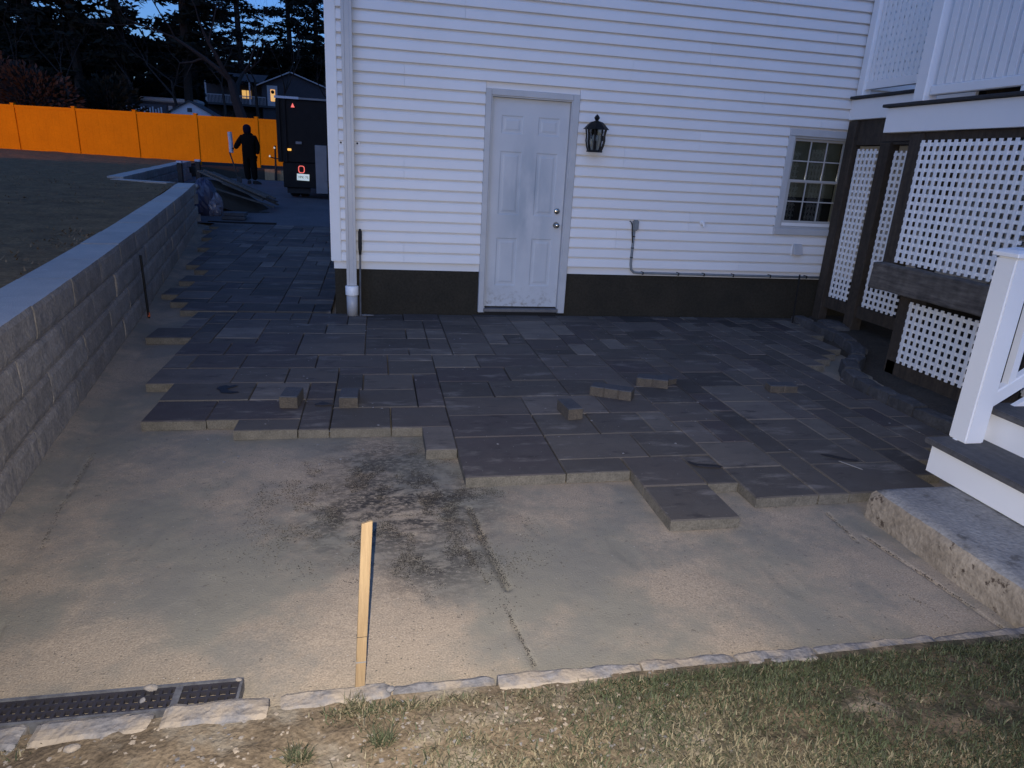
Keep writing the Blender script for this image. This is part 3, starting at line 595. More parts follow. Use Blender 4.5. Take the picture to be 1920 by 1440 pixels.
# ------------------------------------------------------------------ retaining wall
wall = tag(empty('retaining_wall', (-1.5, -1, 0)), 'long grey split-face block retaining wall with pale flat cap', 'retaining wall'); wall.location = (0, 0, 0)
def block_mesh(L, H, D, seed, cap=False):
    nx, nz = 26, 7; b = MB(); q = np.random.RandomState(seed)
    u = np.linspace(0, L, nx); v = np.linspace(0, H, nz); UU, VV = np.meshgrid(u, v)
    edge = (np.minimum(VV, H - VV) / .024).clip(0, 1) * (.72 + .28 * (np.minimum(UU, L - UU) / .02).clip(0, 1))
    dep = -.009 * edge - .010 * (fbm(UU * 7 + seed * 5, VV * 11, seed) - .5) * edge ** .5 - .009 * (fbm(UU * 28 + seed, VV * 28, seed + 9) - .5)
    vs = [(UU[j, i], -dep[j, i], VV[j, i]) for j in range(nz) for i in range(nx)]   # face grows towards +y
    fs = [(j * nx + i, j * nx + i + 1, (j + 1) * nx + i + 1, (j + 1) * nx + i)[::-1] for j in range(nz - 1) for i in range(nx - 1)]
    b.add(vs, fs, 0)
    n0 = len(b.v); bk = [(0, -D, 0), (L, -D, 0), (L, -D, H), (0, -D, H)]; b.v.extend(bk)
    top = [(nz - 1) * nx + i for i in range(nx)]; bot = list(range(nx)); lf = [j * nx for j in range(nz)]; rt = [j * nx + nx - 1 for j in range(nz)]
    b.f.append(tuple(top[::1] + [n0 + 2, n0 + 3])[::-1]); b.mi.append(1 if cap else 0); b.f.append(tuple(bot + [n0 + 1, n0])); b.mi.append(0)
    b.f.append(tuple(lf + [n0 + 3, n0])); b.mi.append(0); b.f.append(tuple(rt + [n0 + 2, n0 + 1])[::-1]); b.mi.append(0); b.f.append((n0, n0 + 1, n0 + 2, n0 + 3)); b.mi.append(0)
    me = b.mesh('block', [M['block'], M['cap']]); bm = bmesh.new(); bm.from_mesh(me); bmesh.ops.recalc_face_normals(bm, faces=bm.faces); bm.to_mesh(me); bm.free(); return me
BL, BH = .82, .186
var = [block_mesh(BL - .004, BH - .003, .27, s) for s in range(1, 7)]; capv = [block_mesh(BL - .010, BH - .003, .285, s, True) for s in range(11, 16)]
def run_wall(p0, p1, z0f, zsl, courses, side=1, name='block', batter=.012):
    p0 = Vector(p0); p1 = Vector(p1); d = (p1 - p0); Ln = d.length; d.normalize(); nrm = Vector((d.y, -d.x)) * side; nb = int(Ln / BL)
    ang = math.atan2(d.y, d.x)
    for c in range(courses):
        off = (c % 2) * BL * .5
        for i in range(-1 if off else 0, nb + 1):
            s0 = i * BL + off
            if s0 < -.01 or s0 + BL > Ln + .02: 
                if c < courses - 1: continue
                if s0 < -.01 or s0 > Ln - .05: continue
            q = p0 + d * s0 - nrm * (batter * c); me = (capv if c == courses - 1 else var)[rng.randrange(5)]
            o = bpy.data.objects.new('cap_block' if c == courses - 1 else 'block', me); COL.objects.link(o); o.parent = wall
            zz = z0f(q.y) + c * BH + (rng.uniform(-.004, .004) if c == courses - 1 else 0); sl = zsl(q.y + d.y * BL / 2) * (1 if abs(d.y) > .8 else 0)
            M3 = Matrix.Rotation(ang, 4, 'Z') @ Matrix.Rotation(-math.atan(sl) if side > 0 else math.atan(sl), 4, 'Y')
            if side > 0: M3 = M3 @ Matrix.Diagonal((1, -1, 1, 1))
            o.matrix_world = Matrix.Translation((q.x + rng.uniform(-.004, .004), q.y, zz)) @ M3
            if s0 + BL > Ln + .02: o.scale.x *= max(.1, (Ln - s0) / BL)
zb = lambda y: -.075 + rise(y); zs_ = lambda y: (rise(y + .1) - rise(y - .1)) / .2
ya, yb = -6.6, 7.1
run_wall((wallx(ya), ya), (wallx(yb), yb), zb, zs_, 4)
run_wall((wallx(yb), yb + .0), (-4.30, 7.66), lambda y: .115, lambda y: 0, 4, side=1)
run_wall((-4.34, 7.7), (-5.75, 19.0), lambda y: .125 + .012 * (y - 7.7), lambda y: .012, 4)
# thin stakes
bs = tag(empty('black_stake', (-1.69, -.10, -.06)), 'thin black stake with orange tape standing against the retaining wall', 'stake')
MB().tube([(0, 0, -.05), (-.004, -.02, .61)], .011, 8).build('rod', M['black'], bs); MB().lathe([(.0135, 0), (.014, .04)], (0, 0, .03), 8).build('tape', M['orange'], bs)
b2 = tag(empty('black_stake', (4.985, -.25, -.03)), 'thin black stake standing by the foundation near the curved edging', 'stake')
MB().tube([(0, 0, -.05), (-.02, 0, .57)], .009, 8).build('rod', M['black'], b2)

# ------------------------------------------------------------------ deck with lattice skirts
deck = tag(empty('deck', (0, 0, 0)), 'raised white and brown deck with lattice skirting on the right', 'deck')
def lattice(u0, u1, z0, z1, x, pitch=.0655, bar=.0265, name='lattice_panel', mtl='vinyl', axis='y'):
    b = MB(); n = int(round((u1 - u0) / pitch)); k = int(round((z1 - z0) / pitch)); pu = (u1 - u0) / n; pz = (z1 - z0) / k; d1, d2 = .011, .016
    for i in range(n):
        c = u0 + (i + .5) * pu
        if axis == 'y': b.box(x - d1, x - .0005, c - bar / 2, c + bar / 2, z0, z1)
        else: b.box(c - bar / 2, c + bar / 2, x - d1 / 2, x + d1 / 2, z0, z1)
    for j in range(k):
        c = z0 + (j + .5) * pz
        if axis == 'y': b.box(x, x + d1, u0, u1, c - bar / 2, c + bar / 2)
        else: b.box(u0, u1, x - d2 / 2, x + d2 / 2, c - bar / 2, c + bar / 2)
    return b.build(name, M[mtl], deck)
XA, XB = 5.40, 4.75
lattice(-.52, -.20, .30, 1.86, XA); lattice(-1.24, -.75, .30, 1.84, XA)
lattice(-2.95, -1.83, .905, 1.88, XB); lattice(-2.95, -2.11, .10, .62, XB)
lattice(-4.1, -2.97, .10, 1.88, XB + .35)
MB().box(8.6, 8.65, -5.5, -.05, -.05, 2.3).build('light_block_boards', M['wood_dark'], deck); MB().box(5.2, 8.6, -5.55, -5.5, -.05, 2.3).build('light_block_boards', M['wood_dark'], deck)  # solid boards added to keep light out from under the deck
lattice(-3.4, -.1, .1, 1.9, 7.6)                       # an inner skirt, seen through the near one
# posts, beams, fascia, decking
for (x0, x1, y0, y1, z0, z1) in ((5.36, 5.46, -.16, -.03, -.05, 2.14), (5.37, 5.49, -.70, -.56, -.05, 1.92), (4.78, 4.90, -1.81, -1.66, .66, 1.94), (4.77, 4.88, -2.09, -1.97, -.05, .64), (4.80, 4.92, -3.12, -2.98, -.05, 1.94), (5.5, 5.62, -1.36, -1.24, -.05, 1.92)):
    MB().box(x0, x1, y0, y1, z0, z1).build('post', M['wood_dark'], deck, bevel=.006)
MB().box(5.40, 5.60, -1.62, -.02, 1.90, 2.148).build('beam', M['wood_dark'], deck); MB().box(4.80, 4.95, -3.3, -1.30, 1.885, 1.948).build('beam', M['wood_dark'], deck)
MB().box(5.40, 5.48, -1.3, -.15, .17, .29).build('ground_board', M['wood_dark'], deck); MB().box(4.77, 4.86, -3.2, -1.99, -.03, .09).build('ground_board', M['wood_dark'], deck)
ys_ = np.linspace(-1.78, -3.1, 24); ring = []
tb = MB()
pts = []
for i, yy in enumerate(ys_):
    w_ = .055 + .002 * math.sin(i * 1.3); h_ = .115 + .0025 * math.sin(i * .9 + 1)
    pts.append([(4.64 - w_, yy, .785 - h_ + .012), (4.64 + w_, yy, .785 - h_), (4.64 + w_, yy, .785 + h_), (4.64 - w_ * .75, yy, .785 + h_ - .006)])
for q in pts: tb.v.extend(q)
for i in range(len(pts) - 1):
    for k in range(4): tb.f.append((4 * i + k, 4 * i + (k + 1) % 4, 4 * i + 4 + (k + 1) % 4, 4 * i + 4 + k)); tb.mi.append(0)
tb.f.append((0, 1, 2, 3)); tb.mi.append(0); e_ = 4 * (len(pts) - 1); tb.f.append((e_ + 3, e_ + 2, e_ + 1, e_)); tb.mi.append(0)
o = tb.build('timber_beam', M['timber'], deck, bevel=.008); o['label'] = 'weathered grey timber beam between the lattice panels'
MB().box(5.36, 5.395, -1.6, -.002, 2.15, 2.348).build('fascia', M['vinyl'], deck, bevel=.003); MB().box(4.752, 4.787, -3.3, -1.36, 1.95, 2.148).build('fascia', M['vinyl'], deck, bevel=.003)
MB().box(4.788, 5.36, -1.395, -1.36, 1.95, 2.148).build('fascia', M['vinyl'], deck)
for i in range(9): MB().box(5.32 + .45 * i, 5.32 + .45 * i + .44, -5.6 if 5.32 + .45 * i > 6.1 else -3.3, -.02, 2.352, 2.378).build('deck_board', M['decking'], deck, bevel=.006)
for i in range(5): MB().box(4.715 + .14 * i, 4.715 + .14 * i + .135, -3.3, -1.33, 2.152, 2.178).build('deck_board', M['decking'], deck, bevel=.006)
for i in range(6): MB().box(5.5, 9, -.7 - i * .45, -.66 - i * .45, 2.16, 2.35).build('joist', M['wood_dark'], deck)
# railings
def post(x, y, z0, z1, s=.125): MB().box(x - s / 2, x + s / 2, y - s / 2, y + s / 2, z0, z1).build('railing_post', M['vinyl'], deck, bevel=.008)
post(4.835, -1.66, 2.18, 3.5); post(5.42, -.09, 2.38, 4.1, .10); post(5.42, -1.0, 2.38, 4.1, .10)
MB().box(4.81, 4.86, -3.4, -1.73, 2.225, 2.30).build('bottom_rail', M['vinyl'], deck, bevel=.008); MB().box(4.80, 4.87, -3.4, -1.73, 3.12, 3.19).build('top_rail', M['vinyl'], deck, bevel=.008)
MB().box(4.80, 4.87, -2.64, -2.58, 2.18, 2.224).build('rail_foot', M['vinyl'], deck)
for i in range(18): yy = -1.80 - i * .092; MB().box(4.82, 4.85, yy - .029, yy + .029, 2.302, 3.118).build('baluster', M['vinyl'], deck)
b = MB(); MB().box(5.395, 5.445, -.95, -.14, 2.44, 2.52).build('bottom_rail', M['vinyl'], deck)
lattice(-.95, -.14, 2.52, 4.0, 5.42, pitch=.066, bar=.043, name='privacy_lattice')
for i in range(10): MB().box(4.9 + i * .11, 4.96 + i * .11, -3.36, -3.33, 2.30, 3.12).build('baluster', M['vinyl'], deck)
MB().box(4.87, 6.1, -3.37, -3.32, 2.225, 2.299).build('bottom_rail', M['vinyl'], deck)

# ------------------------------------------------------------------ stairs and concrete pad
def rough_slab(name, x0, x1, y0, y1, z0, z1, mats, amp=.012):
    nx, ny, nz = int((x1 - x0) / .035), int((y1 - y0) / .03), 6; b = MB()
    def pt(i, j, k):
        x = lerp(x0, x1, i / nx); y = lerp(y0, y1, j / ny); z = lerp(z0, z1, k / nz); a = fbm(np.array([x * 9]), np.array([y * 9 + z * 13]), 91)[0] - .5; c = fbm(np.array([x * 30]), np.array([y * 30 + z * 30]), 92)[0] - .5
        d = amp * (2 * a + .8 * c); ed = 0
        if k == nz: z += d * .25
        if i == 0: x -= d * 1.4
        if j == ny: y += d
        if k == nz and (i == 0 or j == ny or i == nx or j == 0): z -= .012 + abs(d) * .8; x += .010 if i == 0 else 0; y -= .008 if j == ny else 0
        return (x, y, z)
    def patch(fn, na, nb, mi):
        base = len(b.v)
        for q in range(nb + 1):
            for p_ in range(na + 1): b.v.append(fn(p_, q))
        for q in range(nb):
            for p_ in range(na): o_ = base + q * (na + 1) + p_; b.f.append((o_, o_ + 1, o_ + na + 2, o_ + na + 1)); b.mi.append(mi)
    patch(lambda i, j: pt(i, j, nz), nx, ny, 0); patch(lambda j, k: pt(0, ny - j, k), ny, nz, 1); patch(lambda i, k: pt(nx - i, ny, k), nx, nz, 1); patch(lambda i, k: pt(i, 0, k), nx, nz, 1); patch(lambda j, k: pt(nx, j, k), ny, nz, 1)
    return b.build(name, mats, None, smooth=True)
pad = rough_slab('concrete_pad', 2.84, 4.5, -6.1, -4.275, -.10, .105, [M['concrete'], M['concrete_side']], .007); tag(pad, 'worn rough concrete pad at the foot of the white stairs', 'concrete pad')
st = tag(empty('stairs', (3.28, -4.7, .1)), 'white wooden stairs with grey treads on the concrete pad', 'stairs'); st.location = (0, 0, 0)
TX, TD, TH = 3.27, .275, .183; ZP = .108
for k in range(11):
    x0 = TX + k * TD; zt = ZP + (k + 1) * TH
    MB().box(x0 - .03, x0 + TD + .012, -5.6, -4.10, zt - .03, zt).build('tread', M['tread'], st, bevel=.006, seg=2)
    MB().box(x0, x0 + .018, -5.57, -4.13, zt - TH + (.001 if k else .004), zt - .031).build('riser', M['vinyl'], st)
b = MB(); q0, q1 = (TX + .02, ZP + .003), (TX + 11 * TD, ZP + 11 * TH); b.add([(TX + .02, y, ZP + .003) for y in (-4.16, -4.135)] + [(TX + .5, y, ZP + .003) for y in (-4.16, -4.135)] + [(q1[0], y, q1[1] - .35) for y in (-4.16, -4.135)] + [(q1[0], y, q1[1] - .04) for y in (-4.16, -4.135)] + [(TX + .02, y, ZP + .13) for y in (-4.16, -4.135)], [(0, 2, 4, 6, 8), (9, 7, 5, 3, 1), (0, 1, 3, 2), (2, 3, 5, 4), (4, 5, 7, 6), (6, 7, 9, 8), (8, 9, 1, 0)]); b.build('stringer', M['vinyl'], st)
nx_, ny_ = 3.437, -4.155
nw = MB().box(nx_ - .056, nx_ + .056, ny_ - .056, ny_ + .056, ZP + TH, 1.235).build('newel_post', M['vinyl'], st, bevel=.007, seg=2)
b = MB(); b.add([(nx_ + sx * s_, ny_ + sy2 * s_, z) for s_, z in ((.072, 1.236), (.072, 1.256), (.05, 1.27), (.008, 1.282)) for sx, sy2 in ((-1, -1), (1, -1), (1, 1), (-1, 1))], [(4 * r_ + q, 4 * r_ + (q + 1) % 4, 4 * r_ + 4 + (q + 1) % 4, 4 * r_ + 4 + q) for r_ in range(3) for q in range(4)] + [(3, 2, 1, 0), (12, 13, 14, 15)]); b.build('post_cap', M['vinyl'], nw, bevel=.003)
sl = TH / TD
MB().obox((nx_ + .057, ny_, .50), (nx_ + 2.6, ny_, .50 + 2.543 * sl), .045, .075).build('bottom_rail', M['vinyl'], st, bevel=.006)
MB().obox((nx_ + .057, ny_, 1.16), (nx_ + 2.6, ny_, 1.16 + 2.543 * sl), .06, .075).build('top_rail', M['vinyl'], st, bevel=.006)
for i in range(20): x_ = nx_ + .16 + i * .115; zz = (x_ - nx_ - .057) * sl; MB().box(x_ - .019, x_ + .019, ny_ - .019, ny_ + .019, .53 + zz, 1.14 + zz).build('baluster', M['vinyl'], st)

# ------------------------------------------------------------------ stone kerb, edging, drain
def rock_mesh(L, D, H, seed, mtl, nx=20, ny=6, amp=.013):
    q = np.random.RandomState(seed); b = MB()
    def pt(a, c, k): 
        x, y, z = (a - .5) * L, (c - .5) * D, (k - 1) * H
        n1 = fbm(np.array([x * 16 + seed * 3.1]), np.array([y * 18 + z * 16]), seed)[0] - .5; n2 = fbm(np.array([x * 16 + seed]), np.array([z * 16 + y * 12]), seed + 5)[0] - .5
        ex = min(a, 1 - a, 1) ; ey = min(c, 1 - c); rnd = .007 * (max(0, 1 - ex * 14) ** 2 + max(0, 1 - ey * 6) ** 2) if k == 1 else 0
        return (x + amp * n1, y + amp * 1.6 * n2, z + (amp * 1.6 * n1 - rnd))
    for k, mi in ((1, 0),):
        base = len(b.v)
        for j in range(ny + 1):
            for i in range(nx + 1): b.v.append(pt(i / nx, j / ny, 1))
        for j in range(ny):
            for i in range(nx): o_ = base + j * (nx + 1) + i; b.f.append((o_, o_ + 1, o_ + nx + 2, o_ + nx + 1)); b.mi.append(0)
    rim = [i for i in range(nx + 1)] + [(j) * (nx + 1) + nx for j in range(1, ny + 1)] + [ny * (nx + 1) + i for i in range(nx - 1, -1, -1)] + [j * (nx + 1) for j in range(ny - 1, 0, -1)]
    n0 = len(b.v)
    for r_ in rim:
        v = b.v[r_]; b.v.append((v[0] * 1.0, v[1] * 1.04, -H))
    for i in range(len(rim)): i2 = (i + 1) % len(rim); b.f.append((rim[i], n0 + i, n0 + i2, rim[i2])); b.mi.append(0)
    return b.mesh('stone', mtl, smooth=False)
kerb = tag(empty('granite_kerb', (1.2, -5.2, 0)), 'pale rough granite kerb between sand bed and grass', 'kerb'); kerb.location = (0, 0, 0)
x = .14; k = 0
while x < 2.80:
    L_ = rng.uniform(.27, .5); L_ = min(L_, 2.86 - x); o = link('stone', rock_mesh(L_ - .008, .058 + rng.uniform(0, .02), .12, 100 + k, M['granite']), kerb, (x + L_ / 2, -5.206 + rng.uniform(-.006, .006), -.013 + rng.uniform(-.009, .007))); o.rotation_euler = (R(rng.uniform(-4, 4)), R(rng.uniform(-1.5, 1.5)), R(rng.uniform(-2, 2))); x += L_; k += 1
for (xa, xb_, yy, zz) in ((-.17, .115, -5.222, .0), (-.50, -.20, -5.228, -.012), (-.84, -.53, -5.230, -.016)):
    o = link('stone', rock_mesh(xb_ - xa, .085, .12, 140 + k, M['granite']), kerb, ((xa + xb_) / 2, yy, zz)); k += 1
edg = tag(empty('stone_edging', (0, 0, 0)), 'dark curved stone edging between the patio and the deck', 'edging')
path_e = [(5.10, -.12), (5.12, -.5), (5.09, -.95), (4.97, -1.35), (4.72, -1.70), (4.46, -1.93), (4.30, -2.20), (4.23, -2.55), (4.21, -2.9), (4.22, -3.3), (4.24, -3.8), (4.26, -4.2)]
P = [Vector((a, c, 0)) for a, c in path_e]; Ls = [0]
for a, c in zip(P[:-1], P[1:]): Ls.append(Ls[-1] + (c - a).length)
def on_path(s):
    for i in range(len(P) - 1):
        if s <= Ls[i + 1]: t = (s - Ls[i]) / (Ls[i + 1] - Ls[i]); return P[i].lerp(P[i + 1], t), (P[i + 1] - P[i]).normalized()
    return P[-1], (P[-1] - P[-2]).normalized()
s = 0; k = 0
while s < Ls[-1] - .1:
    L_ = rng.uniform(.20, .34); q, d = on_path(s + L_ / 2); o = link('stone', rock_mesh(L_ - .01, .12, .18, 200 + k, M['edging'], nx=8, amp=.014), edg, (q.x, q.y, .055 + rng.uniform(-.012, .012))); o.rotation_euler = (R(rng.uniform(-3, 3)), R(rng.uniform(-2, 2)), math.atan2(d.y, d.x)); s += L_; k += 1
fs_ = tag(link('flat_stone', rock_mesh(.34, .22, .06, 260, M['edging'], amp=.02)), 'flat pale stone lying in the soil below the first lattice panel', 'stone'); fs_.location = (5.27, -.55, .075); fs_.rotation_euler.z = R(75)

dn = tag(empty('trench_drain', (-.3, -5.14, 0)), 'dark slotted trench drain in the lower left corner', 'drain'); dn.location = (0, 0, 0)
y0, y1, z0 = -5.172, -5.092, -.022
b = MB(); b.box(-1.6, .022, y1 + .001, y1 + .009, -.12, z0 + .006); b.box(.014, .022, y0 - .004, y1, -.12, z0 + .006); b.box(-1.6, .022, y0 - .012, y0 - .004, -.12, z0 + .002); b.build('frame', M['drain'], dn)
MB().box(-1.6, .014, y0 - .003, y1 + .0005, -.125, -.12).build('channel_floor', M['mud'], dn)
def grate(xa, xb_):
    b = MB(); n = int((xb_ - xa) / .024); p_ = (xb_ - xa) / n
    for r_ in range(4):
        ya_ = lerp(y0, y1 - .002, r_ / 3.0); b.box(xa, xb_, ya_ - .0035 if r_ else ya_, ya_ + .0035, z0 - .015, z0)
    for i in range(n + 1): xx = xa + i * p_; b.box(max(xa, xx - .0045), min(xb_, xx + .0045), y0 + .001, y1 - .003, z0 - .013, z0 - .0015)
    b.build('grate', M['grate'], dn)
grate(-1.58, -.78); grate(-.775, -.16); grate(-.155, .012)
b = MB(); b.box(-.168, -.148, y0, y1 - .004, z0 + .0005, z0 + .004); b.build('grate_clip', M['drain'], dn)

def pebble_mesh(r_, seed):
    q = random.Random(seed); me = bpy.data.meshes.new('pebble'); bm = bmesh.new(); bmesh.ops.create_icosphere(bm, subdivisions=2, radius=r_)
    sx, sy_, sz = q.uniform(.9, 1.25), q.uniform(.7, .9), q.uniform(.45, .65)
    for v in bm.verts: k_ = 1 + .5 * (fbm(np.array([v.co.x / r_ * 1.3 + seed]), np.array([v.co.y / r_ * 1.3 + v.co.z / r_]), seed)[0] - .5); v.co = Vector((v.co.x * sx * k_, v.co.y * sy_ * k_, v.co.z * sz * k_))
    bm.to_mesh(me); bm.free(); me.materials.append(M['granite']); return me
for i_, (x, y, z, r_, lab) in enumerate([(-.235, -5.105, -.014, .017, 'pale pebble lying on the edge of the drain grate'), (-.245, -5.150, -.014, .010, 'tiny pale pebble in the middle of the drain grate'), (.012, -5.105, -.008, .009, 'small pale pebble at the end of the drain frame'), (.465, -5.225, .008, .014, 'cream pebble on the kerb to the right of the stake'), (-.62, -5.30, .0, .022, 'pale stone in the soil in front of the drain'), (-.36, -5.33, .008, .018, 'brownish stone in the soil below the kerb')]):
    o = tag(link('pebble', pebble_mesh(r_, 900 + i_)), lab, 'pebble', 'loose pebbles at the front'); o.location = (x, y, z + r_ * .5); o.rotation_euler.z = i_ * 1.3

# ------------------------------------------------------------------ stake, loose bricks, scraps
sk = tag(MB().add([(-.016, -.007, 0), (.013, -.007, 0), (.013, .006, 0), (-.016, .006, 0), (-.0145, -.007, .590), (.0165, -.007, .598), (.016, .006, .596), (-.014, .006, .588)], [(0, 3, 2, 1), (4, 5, 6, 7), (0, 1, 5, 4), (1, 2, 6, 5), (2, 3, 7, 6), (3, 0, 4, 7)]).build('wooden_stake', M['stake'], None, bevel=.0015), 'upright pale wooden grade stake at the front kerb', 'stake')
sk.location = (.375, -5.175, -.03); sk.rotation_euler = (R(1.0), R(2.6), R(6)); 
MB().box(-.0164, .0142, -.0078, .0068, .115, .119).build('string', M['chip'], sk); MB().box(-.0162, .0144, -.0076, .0066, .208, .2095).build('pencil_mark', M['rubber'], sk)

def brick_mesh(L, W, H, seed, lobes=1):
    b = MB(); q = random.Random(seed); n = 4 * lobes; c = .006
    outline = []
    for side in (0, 1):
        for i in range(lobes):
            xa = lerp(-L / 2, L / 2, i / lobes); xb_ = lerp(-L / 2, L / 2, (i + 1) / lobes); dd = .005 if lobes > 1 else .001
            outline += ([(xa + dd, -W / 2), (xb_ - dd, -W / 2)] if side == 0 else [(-xa - dd, W / 2), (-xb_ + dd, W / 2)]) if lobes == 1 else ([(xa, -W / 2 + .006), (xa + .008, -W / 2), (xb_ - .008, -W / 2)] if side == 0 else [(-xa, W / 2 - .006), (-xa - .008, W / 2), (-xb_ + .008, W / 2)])
    outline = [(x + q.uniform(-.001, .001), y + q.uniform(-.001, .001)) for x, y in outline]; m_ = len(outline)
    rings = [(1, 0), (1, H - c), ((L / 2 - c) / (L / 2), H)]
    vs = [(x * s_, y * s_, z) for s_, z in rings for x, y in outline]
    fs = []
    b.v.extend(vs)
    for r_ in range(2):
        for i in range(m_): i2 = (i + 1) % m_; b.f.append((r_ * m_ + i, r_ * m_ + i2, (r_ + 1) * m_ + i2, (r_ + 1) * m_ + i)); b.mi.append(1 if r_ == 0 else 0)
    b.f.append(tuple(2 * m_ + i for i in range(m_))); b.mi.append(0); b.f.append(tuple(range(m_))[::-1]); b.mi.append(1)
    return b.mesh('paver_brick', [M['brick'], M['brick_side']])
BR = [(-.105, -2.655, 0, 84, .19, .11, .078, 1, 'small dark loose paver brick on the patio, leftmost of the scattered ones'),
      (.255, -2.66, 0, 88, .19, .115, .07, 1, 'small loose paver brick with tan front face, second from the left on the patio'),
      (1.655, -2.94, 0, 97, .20, .10, .075, 1, 'upright-faced loose paver brick nearest the front edge of the patio'),
      (2.06, -2.60, 0, -28, .30, .11, .07, 3, 'long notched loose paver brick lying diagonally in mid patio'),
      (2.46, -2.37, 0, -22, .24, .11, .065, 2, 'dark notched loose paver brick lying beside the paver chips in mid patio'),
      (2.60, -2.30, .0, -60, .13, .085, .045, 1, 'low flat half brick touching the dark notched brick'),
      (3.43, -2.53, 0, -4, .22, .10, .055, 2, 'black loose paver brick alone towards the deck, rightmost on the patio')]
for i, (x, y, z, a, L_, W_, H_, lob, lab) in enumerate(BR):
    o = tag(link('paver_brick', brick_mesh(L_, W_, H_, 300 + i, lob)), lab, 'brick', 'loose bricks left on the patio'); o.location = (x, y, z + .003); o.rotation_euler = (0, 0, R(a))
def smear(name, c, pts, lab, cat, z=.0045, m_='mud'):
    b = MB(); n = len(pts); vs = [(c[0] + x, c[1] + y, z) for x, y in pts] + [(c[0] + x * .85, c[1] + y * .85, z + .004) for x, y in pts]
    b.add(vs, [tuple(range(n))[::-1], tuple(range(n, 2 * n))] + [(i, (i + 1) % n, n + (i + 1) % n, n + i) for i in range(n)]); return tag(b.build(name, M[m_]), lab, cat)
smear('mud_clod', (-.545, -2.36), [(-.07, .05), (-.03, .085), (.0, .055), (.03, .085), (.055, .06), (.03, .03), (-.005, .0), (.01, -.05), (.055, -.075), (.085, -.08), (.03, -.10), (-.03, -.085), (-.05, -.03), (-.075, .0)], 'dark smear of wet mud on the pavers at the left', 'mud')
smear('mud_clod', (.095, -2.685), [(-.06, -.005), (-.03, .03), (-.01, .055), (.01, .03), (.06, .0), (.07, -.015), (.0, -.028), (-.05, -.022)], 'small dark mud scrap between two small loose bricks', 'mud')
smear('dark_strip', (2.215, -3.76), [(-.09, .055), (-.06, .02), (-.01, .01), (.05, -.005), (.09, -.025), (.06, -.04), (.0, -.03), (-.06, -.01), (-.085, .02)], 'curled dark strip lying on the pavers near the front edge', 'strip')
smear('dark_strip', (3.08, -3.72), [(-.10, .05), (-.06, .045), (.0, -.005), (.06, -.045), (.085, -.06), (.05, -.065), (-.02, -.03), (-.08, .02)], 'dark strip on the pavers near the concrete pad', 'strip')
smear('paper_scrap', (.33, -.10), [(-.06, .02), (-.02, .035), (.02, .028), (.055, .015), (.075, -.01), (.02, -.02), (-.04, -.018)], 'pale crumpled scrap on the pavers by the foundation', 'scrap', m_='chip')
smear('paver_scrap', (3.06, -3.82), [(-.03, .05), (-.02, .05), (.045, -.07), (.038, -.075)], 'thin pale sliver on the pavers near the concrete pad', 'scrap', m_='chip')
# chips scattered on patio, grit on the sand
def scatter_tris(n, fx, fy, fz, smin, smax, seed):
    q = np.random.RandomState(seed); x = fx(q, n); y = fy(q, n); z = fz(x, y); s_ = q.uniform(smin, smax, n); a = q.uniform(0, 6.28, n); vs = []; fs = []
    for k in range(4):
        an = a + k * math.pi / 2 + q.uniform(-.4, .4, n); vs.append(np.stack([x + np.cos(an) * s_ * q.uniform(.6, 1.2, n), y + np.sin(an) * s_ * q.uniform(.6, 1.2, n), z + .001], -1))
    vs.append(np.stack([x, y, z + s_ * .6], -1)); Vv = np.stack(vs, 1).reshape(-1, 3); i0 = np.arange(n) * 5
    for k in range(4): fs.append(np.stack([i0 + k, i0 + (k + 1) % 4, i0 + 4], -1))
    return Vv, np.concatenate(fs)
v_, f_ = scatter_tris(260, lambda q, n: q.uniform(-.6, 4.2, n), lambda q, n: q.uniform(-3.6, -.1, n), lambda x, y: 0 * x + .003, .003, .011, 401)
tag(link('paver_chips', npmesh('paver_chips', v_, f_, M['chip'])), 'pale chips scattered over the pavers', 'chips', kind='stuff')
v_, f_ = scatter_tris(1500, lambda q, n: q.uniform(-1.3, 2.75, n), lambda q, n: -5.2 + 2.0 * q.rand(n) ** 1.5, lambda x, y: 0 * x - .062, .0015, .005, 402)
tag(link('sand_grit', npmesh('sand_grit', v_, f_, M['paver_side'])), 'fine grit lying on the sand bed', 'grit', kind='stuff')
